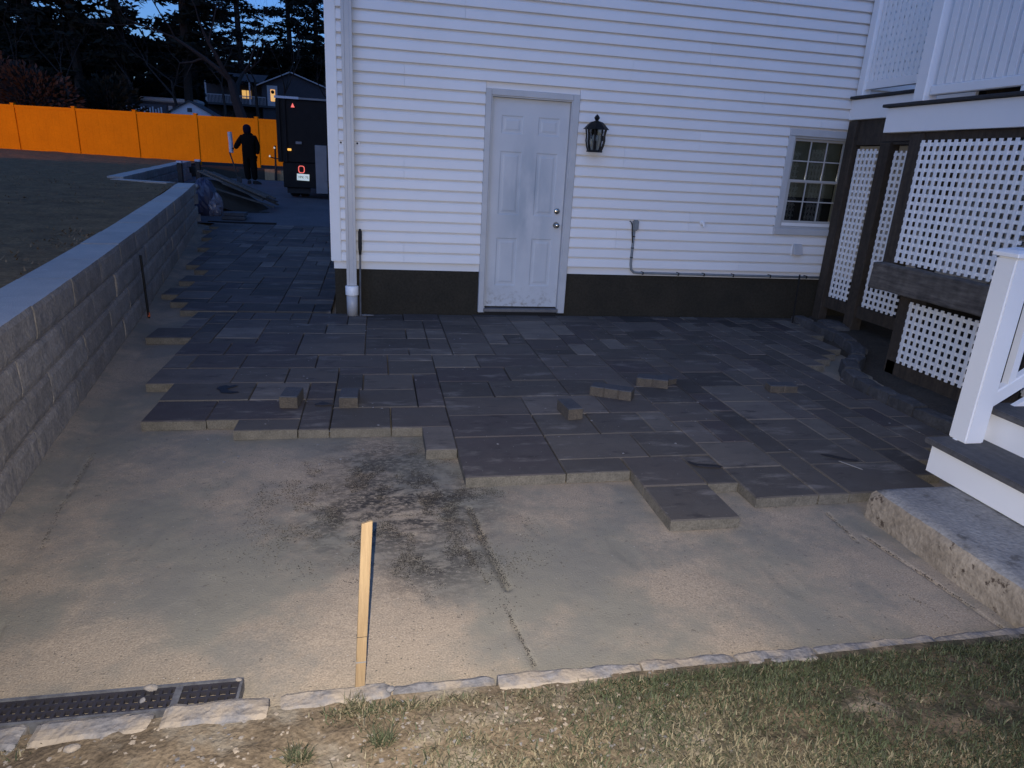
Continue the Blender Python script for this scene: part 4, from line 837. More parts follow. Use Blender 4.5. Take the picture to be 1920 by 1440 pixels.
# dark crumbs of soil and cutting dust in a scuffed patch; crumb lines darken the grooves
q = np.random.RandomState(811); cx_, cy_ = [], []
for (ax, ay, ar, an) in ((.52, -3.95, .27, 11000), (.44, -3.45, .22, 4500), (.68, -4.45, .17, 4000), (.12, -3.75, .22, 1800), (.95, -3.9, .2, 700), (.3, -4.3, .2, 700)):
    x_ = q.normal(ax, ar, an * 3); y_ = q.normal(ay, ar * .8, an * 3); k_ = np.clip((fbm(x_ * 9, y_ * 7, 815) - .40) * 5, 0, 1) > q.rand(an * 3); cx_.append(x_[k_][:an]); cy_.append(y_[k_][:an])
for pts_, sg, an in (([(.865, -4.0), (.885, -4.25), (.935, -4.66)], .008, 900), ([(.80, -4.35), (.86, -4.62)], .005, 130), ([(.90, -4.76), (.945, -5.1)], .004, 260), ([(-1.07, -3.2), (-.98, -3.87), (-.87, -4.45)], .005, 420), ([(2.66, -4.22), (2.63, -4.5)], .004, 220), ([(2.70, -4.45), (2.745, -4.75), (2.79, -5.14)], .005, 620), ([(2.52, -4.83), (2.56, -4.90), (2.62, -5.06)], .008, 130), ([(.35, -4.0), (.36, -4.35)], .005, 150), ([(.58, -3.7), (.66, -3.95)], .005, 150), ([(.40, -4.05), (.62, -4.04)], .006, 160), ([(.60, -3.85), (.80, -3.84)], .005, 120)):
    sgl = list(zip(pts_[:-1], pts_[1:])); 
    for (a_, c_) in sgl: t_ = q.rand(an // len(sgl)); t_ = t_[fbm(t_ * 14, t_ * 0 + a_[0] * 7, 817) > .36]; cx_.append(a_[0] + (c_[0] - a_[0]) * t_ + q.normal(0, sg, len(t_))); cy_.append(a_[1] + (c_[1] - a_[1]) * t_ + q.normal(0, sg, len(t_)))
cx_ = np.concatenate(cx_); cy_ = np.concatenate(cy_); ok_ = (cy_ > -5.15) & (cy_ < -3.12); cx_, cy_ = cx_[ok_], cy_[ok_]
v_, f_ = scatter_tris(len(cx_), lambda q, n: cx_, lambda q, n: cy_, lambda x, y: 0 * x - .063, .0009, .0036, 813)
tag(link('dark_crumbs', npmesh('dark_crumbs', v_, f_, M['crumb'])), 'dark crumbs and scored lines on the sand bed', 'crumbs', kind='stuff')
v_, f_ = scatter_tris(2600, lambda q, n: q.uniform(-1.2, 1.4, n), lambda q, n: q.uniform(-5.9, -5.22, n), lambda x, y: bankz(x, y) - .002, .002, .011, 403)
tag(link('bank_gravel', npmesh('bank_gravel', v_, f_, M['granite'])), 'pebbles in the bare soil of the bank', 'pebbles', kind='stuff')

# grass: dry and green blades on the bank
def grass(n, xr, yr, dens, seed, lmin, lmax, wd, name, green):
    q = np.random.RandomState(seed); x = q.uniform(*xr, n * 3); y = q.uniform(*yr, n * 3); keep = q.rand(n * 3) < dens(x, y); x = x[keep][:n]; y = y[keep][:n]; n = len(x)
    z = bankz(x, y) - .003; L_ = q.uniform(lmin, lmax, n); a = q.uniform(0, 6.28, n); g_ = np.clip(green(x, y) + q.normal(0, .22, n), 0, 1); dry = q.rand(n) > g_
    lean = np.where(dry, q.uniform(.8, 1.5, n), q.uniform(.45, 1.25, n)); w_ = q.uniform(.6, 1.2, n) * wd; L_ = np.where(dry, L_ * 1.0, L_ * .95)
    dx, dy = np.cos(a), np.sin(a); px, py = -dy * w_, dx * w_
    h1 = L_ * .55 * np.cos(lean * .7); d1 = L_ * .55 * np.sin(lean * .7); h2 = h1 + L_ * .45 * np.cos(lean * 1.25); d2 = d1 + L_ * .45 * np.sin(lean * 1.25); h2 = np.maximum(h2, .002)
    V0 = np.stack([x - px, y - py, z], -1); V1 = np.stack([x + px, y + py, z], -1); V2 = np.stack([x + dx * d1 + px * .8, y + dy * d1 + py * .8, z + h1], -1); V3 = np.stack([x + dx * d1 - px * .8, y + dy * d1 - py * .8, z + h1], -1); V4 = np.stack([x + dx * d2, y + dy * d2, z + h2], -1)
    Vv = np.stack([V0, V1, V2, V3, V4], 1).reshape(-1, 3); i0 = np.arange(n) * 5; F = np.concatenate([np.stack([i0, i0 + 1, i0 + 2], -1), np.stack([i0, i0 + 2, i0 + 3], -1), np.stack([i0 + 3, i0 + 2, i0 + 4], -1)])
    me = npmesh(name, Vv, F, M['grass']); c = np.where(dry[:, None], np.array([.165, .142, .09]) * q.uniform(.2, 1.25, (n, 1)), np.array([.042, .052, .025]) * q.uniform(.3, 1.5, (n, 1))); c = np.concatenate([c, np.ones((n, 1))], 1)
    at = me.attributes.new('tint', 'FLOAT_COLOR', 'POINT'); at.data.foreach_set('color', np.repeat(c, 5, axis=0).astype(np.float32).ravel()); return link(name, me)
def dens(x, y):
    edge = -5.245 - .012 * fbm(x * 7, y * 0, 5); d = np.clip((x - .28 + .8 * (fbm(x * 2.4, y * 3.5, 77) - .5)) * 1.7, 0, 1) * np.clip(.25 + 2.4 * (fbm(x * 3.1, y * 3.6, 79) - .30), 0.1, 1)
    strip = np.exp(-((y + 5.275) / .018) ** 2) * (x > .05) * (fbm(x * 9, x * 0, 12) > .42); left = .10 * (fbm(x * 5, y * 5, 88) > .55)
    return (y < edge) * np.clip(d + .8 * strip + left, 0, 1)
def green(x, y): return np.clip(.58 + .42 * (x - 1.0) + 1.5 * (y + 5.42) + 1.5 * (fbm(x * 3.3, y * 3.3, 78) - .5), .12, .95)
tag(grass(78000, (-1.0, 3.3), (-5.9, -5.235), dens, 501, .010, .034, .0019, 'grass', green), 'patchy green and straw coloured grass on the bank', 'grass', kind='stuff')
for i, (gx, gy, lab) in enumerate([(.22, -5.435, 'small green grass tuft in the bare soil at the bottom'), (.44, -5.405, 'thin grass tuft in bare soil to the right of the bigger tuft'), (.36, -5.255, 'little dry weed at the foot of the wooden stake')]):
    o = grass(150, (gx - .03, gx + .03), (gy - .022, gy + .022), lambda x, y: np.ones_like(x), 520 + i, .03, .06, .0013, 'grass_tuft', lambda x, y: np.full_like(x, .85 if i < 2 else .4)); tag(o, lab, 'grass tuft')

# ------------------------------------------------------------------ fence
fence = tag(empty('vinyl_fence', (-10, 24.6, .9)), 'long solid panel fence lit orange across the yard', 'fence'); fence.location = (0, 0, 0)
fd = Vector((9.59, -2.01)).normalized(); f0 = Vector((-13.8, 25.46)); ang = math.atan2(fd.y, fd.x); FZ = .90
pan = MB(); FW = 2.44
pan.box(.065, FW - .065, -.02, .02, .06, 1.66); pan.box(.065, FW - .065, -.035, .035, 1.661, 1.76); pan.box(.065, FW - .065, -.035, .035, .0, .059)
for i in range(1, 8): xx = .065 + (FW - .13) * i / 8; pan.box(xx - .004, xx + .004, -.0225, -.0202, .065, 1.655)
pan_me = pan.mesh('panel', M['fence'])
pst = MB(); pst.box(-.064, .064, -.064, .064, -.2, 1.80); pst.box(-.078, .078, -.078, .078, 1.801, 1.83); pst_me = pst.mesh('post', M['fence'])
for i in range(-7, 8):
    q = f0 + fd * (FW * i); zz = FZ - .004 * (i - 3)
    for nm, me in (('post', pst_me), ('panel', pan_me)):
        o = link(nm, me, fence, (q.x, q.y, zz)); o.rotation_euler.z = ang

# ------------------------------------------------------------------ far yard: planter box and pole
pb = tag(empty('planter_box', (-3.1, 19.9, .48)), 'low pale wooden planter edge in front of the fence beside the truck', 'planter')
MB().box(-.42, -.02, -.04, .04, -.02, .36).build('board', M['stake'], pb); MB().box(.0, .6, -.05, .03, -.02, .33).build('board', M['stake'], pb); MB().box(-6.0, 1.5, .06, 2.6, -.3, .33).build('planter_soil', M['ground'], pb)
pl = tag(empty('reflector_pole', (-3.12, 19.7, .5)), 'thin black pole with small pale reflectors beside the truck', 'pole')
MB().tube([(0, 0, -.03), (.01, .05, .6), (.02, .05, 1.16)], [.05, .035, .03], 7).build('pole', M['black'], pl); MB().tube([(-.2, 0, .78), (0, .04, .72), (.2, 0, .72)], .022, 6).build('cross_arm', M['black'], pl)
for q in ((-.17, -.03, .79), (.2, -.03, .73), (.0, 0, 1.08)): MB().lathe([(.008, -.035), (.035, 0), (.008, .035)], q, 8).build('reflector', M['plate'], pl)

# ------------------------------------------------------------------ dump truck, seen from behind
tk = tag(empty('dump_truck', (-1.41, 11.78, .39)), 'dark dump truck seen from behind past the house corner', 'truck')
MB().box(-.58, 1.55, .02, 4.2, .85, 2.34).build('dump_body', M['truck'], tk, bevel=.02)
for x in (-.52, -.38, 1.35, 1.49): MB().box(x - .035, x + .035, -.03, .019, .86, 2.33).build('stake_rib', M['truck'], tk)
MB().box(-.59, -.02, -.045, .04, 2.342, 2.395).build('top_rail', M['shed'], tk); MB().box(-.018, 1.56, -.04, .04, 2.342, 2.385).build('top_rail', M['tool_grey'], tk)
MB().box(-.47, 1.44, .01, .55, .24, .848).build('rear_frame', M['truck'], tk, bevel=.015); MB().box(-.3, 1.25, .55, 6.2, .40, .84).build('chassis', M['truck'], tk)
tb_ = MB().box(.33, .62, -.06, .40, .12, 1.30).build('tool_box', M['tool_grey'], tk, bevel=.01); tb_['label'] = 'lighter grey upright box at the back of the truck'
MB().tube([(.60, -.10, .45), (.60, -.10, 1.0)], .03, 8).build('grab_handle', M['tool_grey'], tk)
def wheel(x, y):
    o = link('wheel', MB().lathe([(.20, -.105), (.36, -.11), (.385, -.08), (.385, .08), (.36, .11), (.20, .105)], n=24).mesh('wheel', M['rubber'], smooth=False), tk, (x, y, .385)); o.rotation_euler = (0, R(90), 0)
    r_ = link('rim', MB().lathe([(.19, -.09), (.19, .09)], n=16).mesh('rim', M['truck']), o)
for x in (-.25, .0, 1.0, 1.25): wheel(x, .55)
wheel(-.2, 5.2); wheel(1.2, 5.2)
MB().box(-.40, .16, .10, .12, .10, .40).build('mud_flap', M['rubber'], tk)
MB().box(-.45, 1.4, 4.3, 6.3, .5, 2.2).build('cab', M['truck'], tk, bevel=.12, seg=3)
MB().box(-.335, -.245, -.035, .009, 1.13, 1.185).build('amber_reflector', M['amber'], tk, bevel=.008)
MB().box(-.13, .01, -.032, .019, 1.30, 1.36).build('nameplate', M['tool_grey'], tk)
b = MB(); b.add([(-.21, -.02, 2.15), (-.12, -.02, 2.15), (-.165, -.02, 2.25), (-.21, -.005, 2.15), (-.12, -.005, 2.15), (-.165, -.005, 2.25)], [(0, 1, 2), (5, 4, 3), (0, 3, 4, 1), (1, 4, 5, 2), (2, 5, 3, 0)]); b.build('warning_triangle', M['red_glow'], tk)
b = MB(); N = 28
def sup(t, rx, rz): c_, s_ = math.cos(t), math.sin(t); return (math.copysign(abs(c_) ** .6, c_) * rx - .02, math.copysign(abs(s_) ** .6, s_) * rz + .695)
vs = []
for y in (-.02, .008):
    for rx, rz in ((.078, .090), (.060, .072)):
        for i in range(N): x_, z_ = sup(2 * math.pi * i / N, rx, rz); vs.append((x_, y, z_))
fs = []
for i in range(N):
    j = (i + 1) % N; fs += [(i, j, N + j, N + i), (i, 2 * N + i, 2 * N + j, j), (N + i, N + j, 3 * N + j, 3 * N + i)]
b.add(vs, fs); b.build('tail_reflector_ring', M['red_glow'], tk)
pt_ = MB().box(-.155, .150, -.025, -.018, .425, .585).build('license_plate', M['plate'], tk, bevel=.004); pt_.rotation_euler.y = R(2)
def text(body, size, loc, rot, mtl, parent, name):
    cu = bpy.data.curves.new(name, 'FONT'); cu.body = body; cu.size = size; cu.extrude = .001; cu.align_x = 'CENTER'; cu.align_y = 'CENTER'; tmp = bpy.data.objects.new(name, cu); COL.objects.link(tmp)
    dg = bpy.context.evaluated_depsgraph_get(); me = bpy.data.meshes.new_from_object(tmp.evaluated_get(dg)); bpy.data.objects.remove(tmp); me.materials.clear(); me.materials.append(mtl); o = link(name, me, parent, loc); o.rotation_euler = rot; return o
text('VPK·75', .085, (.0, -.0275, .502), (R(90), 0, 0), M['ink'], pt_, 'plate_number')

# ------------------------------------------------------------------ worker with a pipe
person = tag(empty('person', (-3.53, 16.95, .44)), 'person in dark clothes and navy hood standing with back turned beside the lumber pile', 'person')
def skinned(name, nodes, edges, mtl, parent, sub=2, root=0):
    me = bpy.data.meshes.new(name); me.from_pydata([n_[0] for n_ in nodes], edges, []); me.materials.append(mtl); o = link(name, me, parent); o.modifiers.new('skin', 'SKIN'); sv = me.skin_vertices[0].data if me.skin_vertices else None
    if sv is None:
        bm = bmesh.new(); bm.from_mesh(me); bm.verts.layers.skin.verify(); bm.to_mesh(me); bm.free(); sv = me.skin_vertices[0].data
    for i, n_ in enumerate(nodes): sv[i].radius = n_[1]; sv[i].use_root = (i == root)
    o.modifiers['skin'].use_smooth_shade = True; s_ = o.modifiers.new('sub', 'SUBSURF'); s_.levels = sub; s_.render_levels = sub
    dg = bpy.context.evaluated_depsgraph_get(); nm = bpy.data.meshes.new_from_object(o.evaluated_get(dg)); o.modifiers.clear(); o.data = nm; nm.polygons.foreach_set('use_smooth', [True] * len(nm.polygons)); return o
nd = [((0, 0, .90), (.205, .16)), ((0, .01, 1.13), (.215, .16)), ((0, .02, 1.33), (.225, .155)), ((-.01, .03, 1.47), (.13, .11)), ((-.02, .05, 1.55), (.085, .085)),
      # right arm (hanging)
      ((.20, .02, 1.39), (.105, .10)), ((.27, .03, 1.14), (.085, .085)), ((.25, -.02, .90), (.06, .06)),
      # left arm (bent, reaching to the pipe)
      ((-.20, .03, 1.39), (.105, .10)), ((-.36, .05, 1.15), (.092, .092)), ((-.44, .12, 1.04), (.065, .065)),
      # right leg
      ((.10, .0, .84), (.125, .13)), ((.12, -.02, .48), (.105, .11)), ((.13, .03, .10), (.085, .09)),
      # left leg, stepping to the side
      ((-.10, .0, .84), (.125, .13)), ((-.10, .03, .47), (.105, .11)), ((-.07, .05, .10), (.085, .09))]
ed = [(0, 1), (1, 2), (2, 3), (3, 4), (2, 5), (5, 6), (6, 7), (2, 8), (8, 9), (9, 10), (0, 11), (11, 12), (12, 13), (0, 14), (14, 15), (15, 16)]
skinned('body', nd, ed, M['cloth'], person)
hd_ = MB(); hd_.lathe([(.02, -.02), (.105, .0), (.118, .06), (.124, .13), (.118, .19), (.092, .235), (.045, .262), (.008, .268)], (-.03, .05, 1.53), 18); hd_.build('hood', M['hood'], person, smooth=True)
fc = MB(); fc.lathe([(.02, -.10), (.055, -.075), (.075, -.01), (.078, .05), (.06, .09), (.01, .10)], (-.06, .105, 1.66), 14); fo = fc.build('head', M['skin'], person, smooth=True)
MB().lathe([(.004, -.02), (.016, -.012), (.010, .012), (.003, .03)], (-.085, .178, 1.655), 8).build('nose', M['skin'], fo, smooth=True)
def hand(root, fdir, name):
    r_ = Vector(root); d = Vector(fdir).normalized(); sd_ = d.cross(Vector((0, 0, 1))).normalized() if abs(d.z) < .95 else Vector((0, 1, 0)); nodes = [(tuple(r_), (.028, .028)), (tuple(r_ + d * .05), (.034, .024))]; edges = [(0, 1)]
    for i, L_ in enumerate((.07, .08, .076, .06)):
        a = r_ + d * .085 + sd_ * ((i - 1.5) * .02); c = a + d * L_ * .5 + Vector((0, 0, -.01)); e = a + d * L_ * .85 + Vector((.0, .02, -.025)); k0 = len(nodes); nodes += [(tuple(a), (.011, .011)), (tuple(c), (.009, .009)), (tuple(e), (.007, .007))]; edges += [(1, k0), (k0, k0 + 1), (k0 + 1, k0 + 2)]
    k0 = len(nodes); a = r_ + d * .035 + sd_ * -.04; nodes += [(tuple(a), (.012, .012)), (tuple(a + d * .04 + sd_ * -.012), (.009, .009))]; edges += [(0, k0), (k0, k0 + 1)]
    skinned(name, nodes, edges, M['cloth'], person, 1)
hand((.23, -.03, .87), (-.05, 0, -1), 'hand'); hand((-.46, .13, 1.04), (-.9, .25, .25), 'hand')
for x, y, a in ((.15, -.02, -62), (-.06, .10, 20)):
    b = MB(); b.add([(-.045, -.09, 0), (.045, -.09, 0), (.05, .10, 0), (.03, .19, 0), (-.03, .19, 0), (-.05, .10, 0), (-.04, -.085, .10), (.04, -.085, .10), (.042, .05, .10), (.022, .17, .045), (-.022, .17, .045), (-.042, .05, .10)], [(5, 4, 3, 2, 1, 0), (6, 7, 8, 11), (11, 8, 9, 10), (0, 1, 7, 6), (1, 2, 8, 7), (2, 3, 9, 8), (3, 4, 10, 9), (4, 5, 11, 10), (5, 0, 6, 11)]); o = b.build('boot', M['rubber'], person, bevel=.012, loc=(x, y, 0)); o.rotation_euler.z = R(a)
pp = tag(MB().tube([(-.02, 0, 0), (0, 0, .3), (.0, .0, .62)], .065, 14, cap=False).tube([(-.02, 0, 0), (0, 0, .3), (.0, .0, .62)], .058, 14, cap=True).build('white_pipe', M['shed'], None, smooth=False), 'short white pipe held upright by the person', 'pipe'); pp.location = (-4.07, 17.1, 1.36); pp.rotation_euler.y = R(-3)
sh = tag(empty('shovel', (-4.0, 16.9, .42)), 'dark long handled shovel leaning beside the person with the pipe', 'shovel')
MB().tube([(.12, 0, .12), (-.12, .08, .95)], .022, 8).build('handle', M['wood_dark'], sh); MB().add([(.05, -.02, .22), (.2, -.02, .22), (.22, -.05, .06), (.13, -.07, -.02), (.06, -.05, .06), (.05, .0, .22), (.2, .0, .22), (.22, -.03, .06), (.13, -.05, -.02), (.06, -.03, .06)], [(0, 1, 2, 3, 4), (9, 8, 7, 6, 5), (0, 5, 6, 1), (1, 6, 7, 2), (2, 7, 8, 3), (3, 8, 9, 4), (4, 9, 5, 0)]).build('blade', M['black'], sh)

# ------------------------------------------------------------------ lumber heap, bag, posts
X, Y = np.meshgrid(np.linspace(-1.1, 1.15, 40), np.linspace(-.7, .9, 30)); Zm = .55 * np.clip(1 - (X + .25) ** 2 / 1.2 - Y ** 2 / .6, 0, 1) * (1 - .28 * X) + .05 * fbm(X * 4, Y * 4, 601) - .04
mo = tag(link('dirt_mound', gridmesh('dirt_mound', X, Y, Zm, M['ground'])), 'dark heap of dirt under the lumber pile at the end of the wall', 'dirt heap'); mo.location = (-2.75, 9.35, .25)
for i in range(11):
    t_ = i / 10; a = Vector((-3.25 + .10 * (i % 3), 9.0 + .085 * i, 1.02 - .012 * i + .03 * (i % 2))); L_ = rng.uniform(1.25, 1.6); c = a + Vector((L_ * .93, -.18 + rng.uniform(-.08, .08), -.36 * L_ + rng.uniform(-.03, .03)))
    o = tag(MB().obox((0, 0, 0), c - a, .085, .032).build('plank', M['plank'], None, loc=a), 'weathered grey plank lying on the sloping lumber pile beside the wall', 'plank', 'planks on the lumber pile')
for i, (a, c, lab) in enumerate([((-3.0, 8.75, .72), (-1.72, 8.72, .36), 'long low plank edge along the front of the lumber pile'), ((-2.75, 8.85, .80), (-1.95, 8.80, .50), 'short pale ended plank above the lowest plank of the pile')]):
    a = Vector(a); c = Vector(c); tag(MB().obox((0, 0, 0), c - a, .10, .03).build('plank', M['plank'], None, loc=a), lab, 'plank', 'planks on the lumber pile')
bg_ = tag(empty('tarp_bag', (-2.93, 8.0, .14)), 'dark blue tarp bundle slumped against the end of the retaining wall', 'tarp')
def crumple(name, rx, ry, rz, c, mtl, seed, amp=.16):
    b = MB(); n, k = 26, 16; b_v = []
    for j in range(k + 1):
        ph = math.pi * j / k
        for i in range(n):
            th = 2 * math.pi * i / n; d = 1 + amp * 2 * (fbm(np.array([3 * math.cos(th) + seed]), np.array([3 * math.sin(th) + 2.4 * math.cos(ph)]), seed)[0] - .5) + amp * .9 * (fbm(np.array([9 * math.cos(th) + seed]), np.array([9 * math.sin(th) + 5 * math.cos(ph)]), seed + 3)[0] - .5); b.v.append((c[0] + rx * d * math.sin(ph) * math.cos(th), c[1] + ry * d * math.sin(ph) * math.sin(th), max(0, c[2] + rz * d * math.cos(ph))))
    for j in range(k):
        for i in range(n): i2 = (i + 1) % n; b.f.append((j * n + i, (j + 1) * n + i, (j + 1) * n + i2, j * n + i2)); b.mi.append(0)
    return b.build(name, mtl, bg_)
crumple('tarp', .24, .2, .42, (0, 0, .36), M['tarp'], 611); crumple('clear_sheet', .16, .13, .27, (.17, -.06, .24), M['clear_bag'], 617, .3); crumple('tie', .05, .05, .05, (-.12, -.16, .62), M['chip'], 619)
for i, (x, y, z, h, lab) in enumerate([(-3.99, 10.52, .30, .87, 'short pale topped dark post behind the inner corner of the wall'), (-3.58, 10.45, .28, .94, 'short pale topped dark post at the head of the lumber pile')]):
    pq = tag(empty('short_post', (x, y, z)), lab, 'post', 'short posts by the lumber pile'); MB().box(-.05, .05, -.05, .05, -.05, h - .05).build('post_body', M['black'], pq, bevel=.006); MB().box(-.056, .056, -.056, .056, h - .049, h).build('post_cap', M['shed'], pq, bevel=.008)
for i, (x, y, w_, z) in enumerate([(-2.32, 7.55, .42, .0), (-2.30, 7.60, .40, .066)]):
    o = tag(MB().box(-w_ / 2, w_ / 2, -.18, .18, 0, .06).build('stacked_slab', M['brick'], None, bevel=.004), ['lower of two paver slabs stacked beyond the end of the walkway', 'upper of two paver slabs stacked beyond the end of the walkway'][i], 'paver slab'); o.location = (x, y, float(zg(y)) - .01 + z); o.rotation_euler.z = R(4 - 3 * i)
o = tag(MB().obox((-2.7, 7.06, .165), (-1.45, 6.94, .185), .05, .035).build('screed_bar', M['black'], None), 'long black bar lying across the end of the walkway', 'bar')

# ------------------------------------------------------------------ neighbours: house, shed, parked white shapes
nh = tag(empty('neighbor_house', (-12, 83, 5)), 'far dark house with raised porch and lit door beyond the fence', 'house')
nh.location = (0, 0, 0)
MB().box(-12.6, -4.0, 82.6, 92, 3.5, 8.55).build('gable_wall', M['house_far'], nh)
b = MB(); b.add([(-12.6, 82.6, 8.55), (-4.0, 82.6, 8.55), (-9.3, 82.6, 10.0), (-12.6, 92, 8.55), (-4.0, 92, 8.55), (-9.3, 92, 10.0)], [(0, 1, 2), (5, 4, 3), (0, 3, 4, 1)]); b.build('gable', M['house_far'], nh)
MB().obox((-13.2, 82.3, 8.42), (-9.3, 82.3, 10.12), .3, .12).build('rake_trim', M['trim_far'], nh); MB().obox((-9.3, 82.31, 10.12), (-3.6, 82.31, 8.12), .3, .12).build('rake_trim', M['trim_far'], nh)
b = MB(); b.add([(-13.1, 82.2, 8.5), (-9.3, 82.2, 10.2), (-9.3, 92.5, 10.2), (-13.1, 92.5, 8.5), (-3.6, 82.2, 8.2), (-3.6, 92.5, 8.2)], [(0, 1, 2, 3), (1, 4, 5, 2)]); b.build('roof', M['roof_far'], nh)
MB().box(-19.2, -12.6, 85, 92, 3.5, 8.5).build('side_wall', M['house_far'], nh); b = MB(); b.add([(-19.4, 82.2, 8.75), (-12.4, 82.2, 8.75), (-12.4, 87, 10.0), (-19.4, 87, 10.0)], [(0, 1, 2, 3)]); b.build('porch_roof', M['roof_far'], nh)
MB().box(-19.3, -11, 82.3, 85, 6.1, 6.32).build('porch_floor', M['roof_far'], nh)
for x in (-18.7, -15.6, -13.9): MB().box(x - .08, x + .08, 82.3, 82.46, 6.32, 8.75).build('porch_post', M['trim_far'], nh)
rl = empty('porch_railing'); rl.parent = nh; MB().box(-18.6, -12.2, 82.36, 82.42, 7.15, 7.23).build('rail', M['trim_far'], rl)
for i in range(43): MB().box(-18.55 + i * .15, -18.51 + i * .15, 82.37, 82.41, 6.33, 7.149).build('picket', M['trim_far'], rl)
fd_ = MB().box(-12.0, -10.85, 82.45, 82.59, 6.33, 8.55).build('front_door', M['trim_far'], nh)
b = MB(); b.lathe([(.30, 0), (.30, .02)], n=8); ln = MB().box(-11.62, -11.12, 82.41, 82.449, 6.85, 8.12).build('door_light', M['lit'], fd_, bevel=.12, seg=4); o = link('wreath', MB().lathe([(.17, -.02), (.20, .0), (.17, .02), (.10, .02), (.08, 0), (.10, -.02)], n=18).mesh('wreath', M['bark']), fd_, (-11.37, 82.36, 7.85)); o.rotation_euler.x = R(90)
wn_ = MB().box(-15.2, -14.2, 84.9, 84.98, 7.1, 8.0).build('window', M['lit'], nh); MB().box(-14.73, -14.67, 84.86, 84.899, 7.1, 8.0).build('muntin', M['trim_far'], wn_)
MB().box(-16.9, -16.0, 84.9, 84.98, 7.0, 8.0).build('window', M['roof_far'], nh)
sd_ = tag(empty('garden_shed', (-11.75, 45, 1.6)), 'small white gabled shed showing above the fence', 'shed'); sd_.location = (0, 0, 0)
b = MB(); b.add([(-13.0, 45, 1.5), (-10.45, 45, 1.5), (-10.45, 45, 3.55), (-11.8, 45, 4.25), (-13.0, 45, 3.6), (-13.0, 48, 1.5), (-10.45, 48, 1.5), (-10.45, 48, 3.55), (-11.8, 48, 4.25), (-13.0, 48, 3.6)], [(0, 1, 2, 3, 4), (9, 8, 7, 6, 5), (0, 4, 9, 5), (1, 6, 7, 2)]); b.build('wall', M['shed'], sd_)
b = MB(); b.add([(-13.25, 44.8, 3.5), (-11.8, 44.8, 4.32), (-10.2, 44.8, 3.45), (-13.25, 48.2, 3.5), (-11.8, 48.2, 4.32), (-10.2, 48.2, 3.45), (-13.25, 44.8, 3.44), (-11.8, 44.8, 4.26), (-10.2, 44.8, 3.39)], [(0, 1, 4, 3), (1, 2, 5, 4), (6, 7, 1, 0), (7, 8, 2, 1)]); b.build('roof', M['roof_far'], sd_)
MB().box(-11.95, -11.65, 44.97, 44.998, 3.6, 3.85).build('vent', M['roof_far'], sd_)
cr = tag(empty('parked_trailer', (-16, 57, 2.5)), 'pale low trailer roof behind the fence, left of the white shed', 'trailer'); cr.location = (0, 0, 0)
MB().box(-18.4, -13.9, 57, 59.2, 4.7, 5.05).build('roof', M['trim_far'], cr, bevel=.1); MB().box(-18.3, -14.0, 57.05, 59.1, 2.6, 4.699).build('body', M['house_far'], cr)
for i in range(7): MB().box(-17.9 + i * .55, -17.6 + i * .55, 57.0, 57.049, 3.9, 4.45).build('window', M['trim_far'], cr)
sw = tag(empty('wooden_crate_rack', (-13, 40, 2)), 'dark slatted rack with pale slats above the fence left of the shed', 'rack'); sw.location = (0, 0, 0)
MB().box(-14.8, -12.2, 41, 41.1, 1.5, 3.75).build('back', M['house_far'], sw)
for i in range(14): MB().box(-14.6 + i * .16, -14.52 + i * .16, 40.96, 40.999, 3.05, 3.55 + .08 * math.sin(i * 2.1)).build('slat', M['trim_far'], sw)
for i, (xa, xb_, lab) in enumerate([(-8.9, -8.1, 'short white fence section showing above the orange-lit fence, left of the bare tree trunk'), (-6.7, -4.0, 'long white fence section showing above the orange-lit fence, right of the bare tree trunk')]):
    e_ = tag(empty('white_fence', ((xa + xb_) / 2, 44, 1.5)), lab, 'fence'); e_.location = (0, 0, 0); n_ = int((xb_ - xa) / .8) + 1
    for q in range(n_): a = lerp(xa, xb_, q / n_); MB().box(a, lerp(xa, xb_, (q + 1) / n_) - .1, 44, 44.05, 1.4, 3.25).build('panel', M['shed'], e_); MB().box(a - .06, a + .02, 43.97, 44.1, 1.4, 3.42).build('post', M['trim_far'], e_)

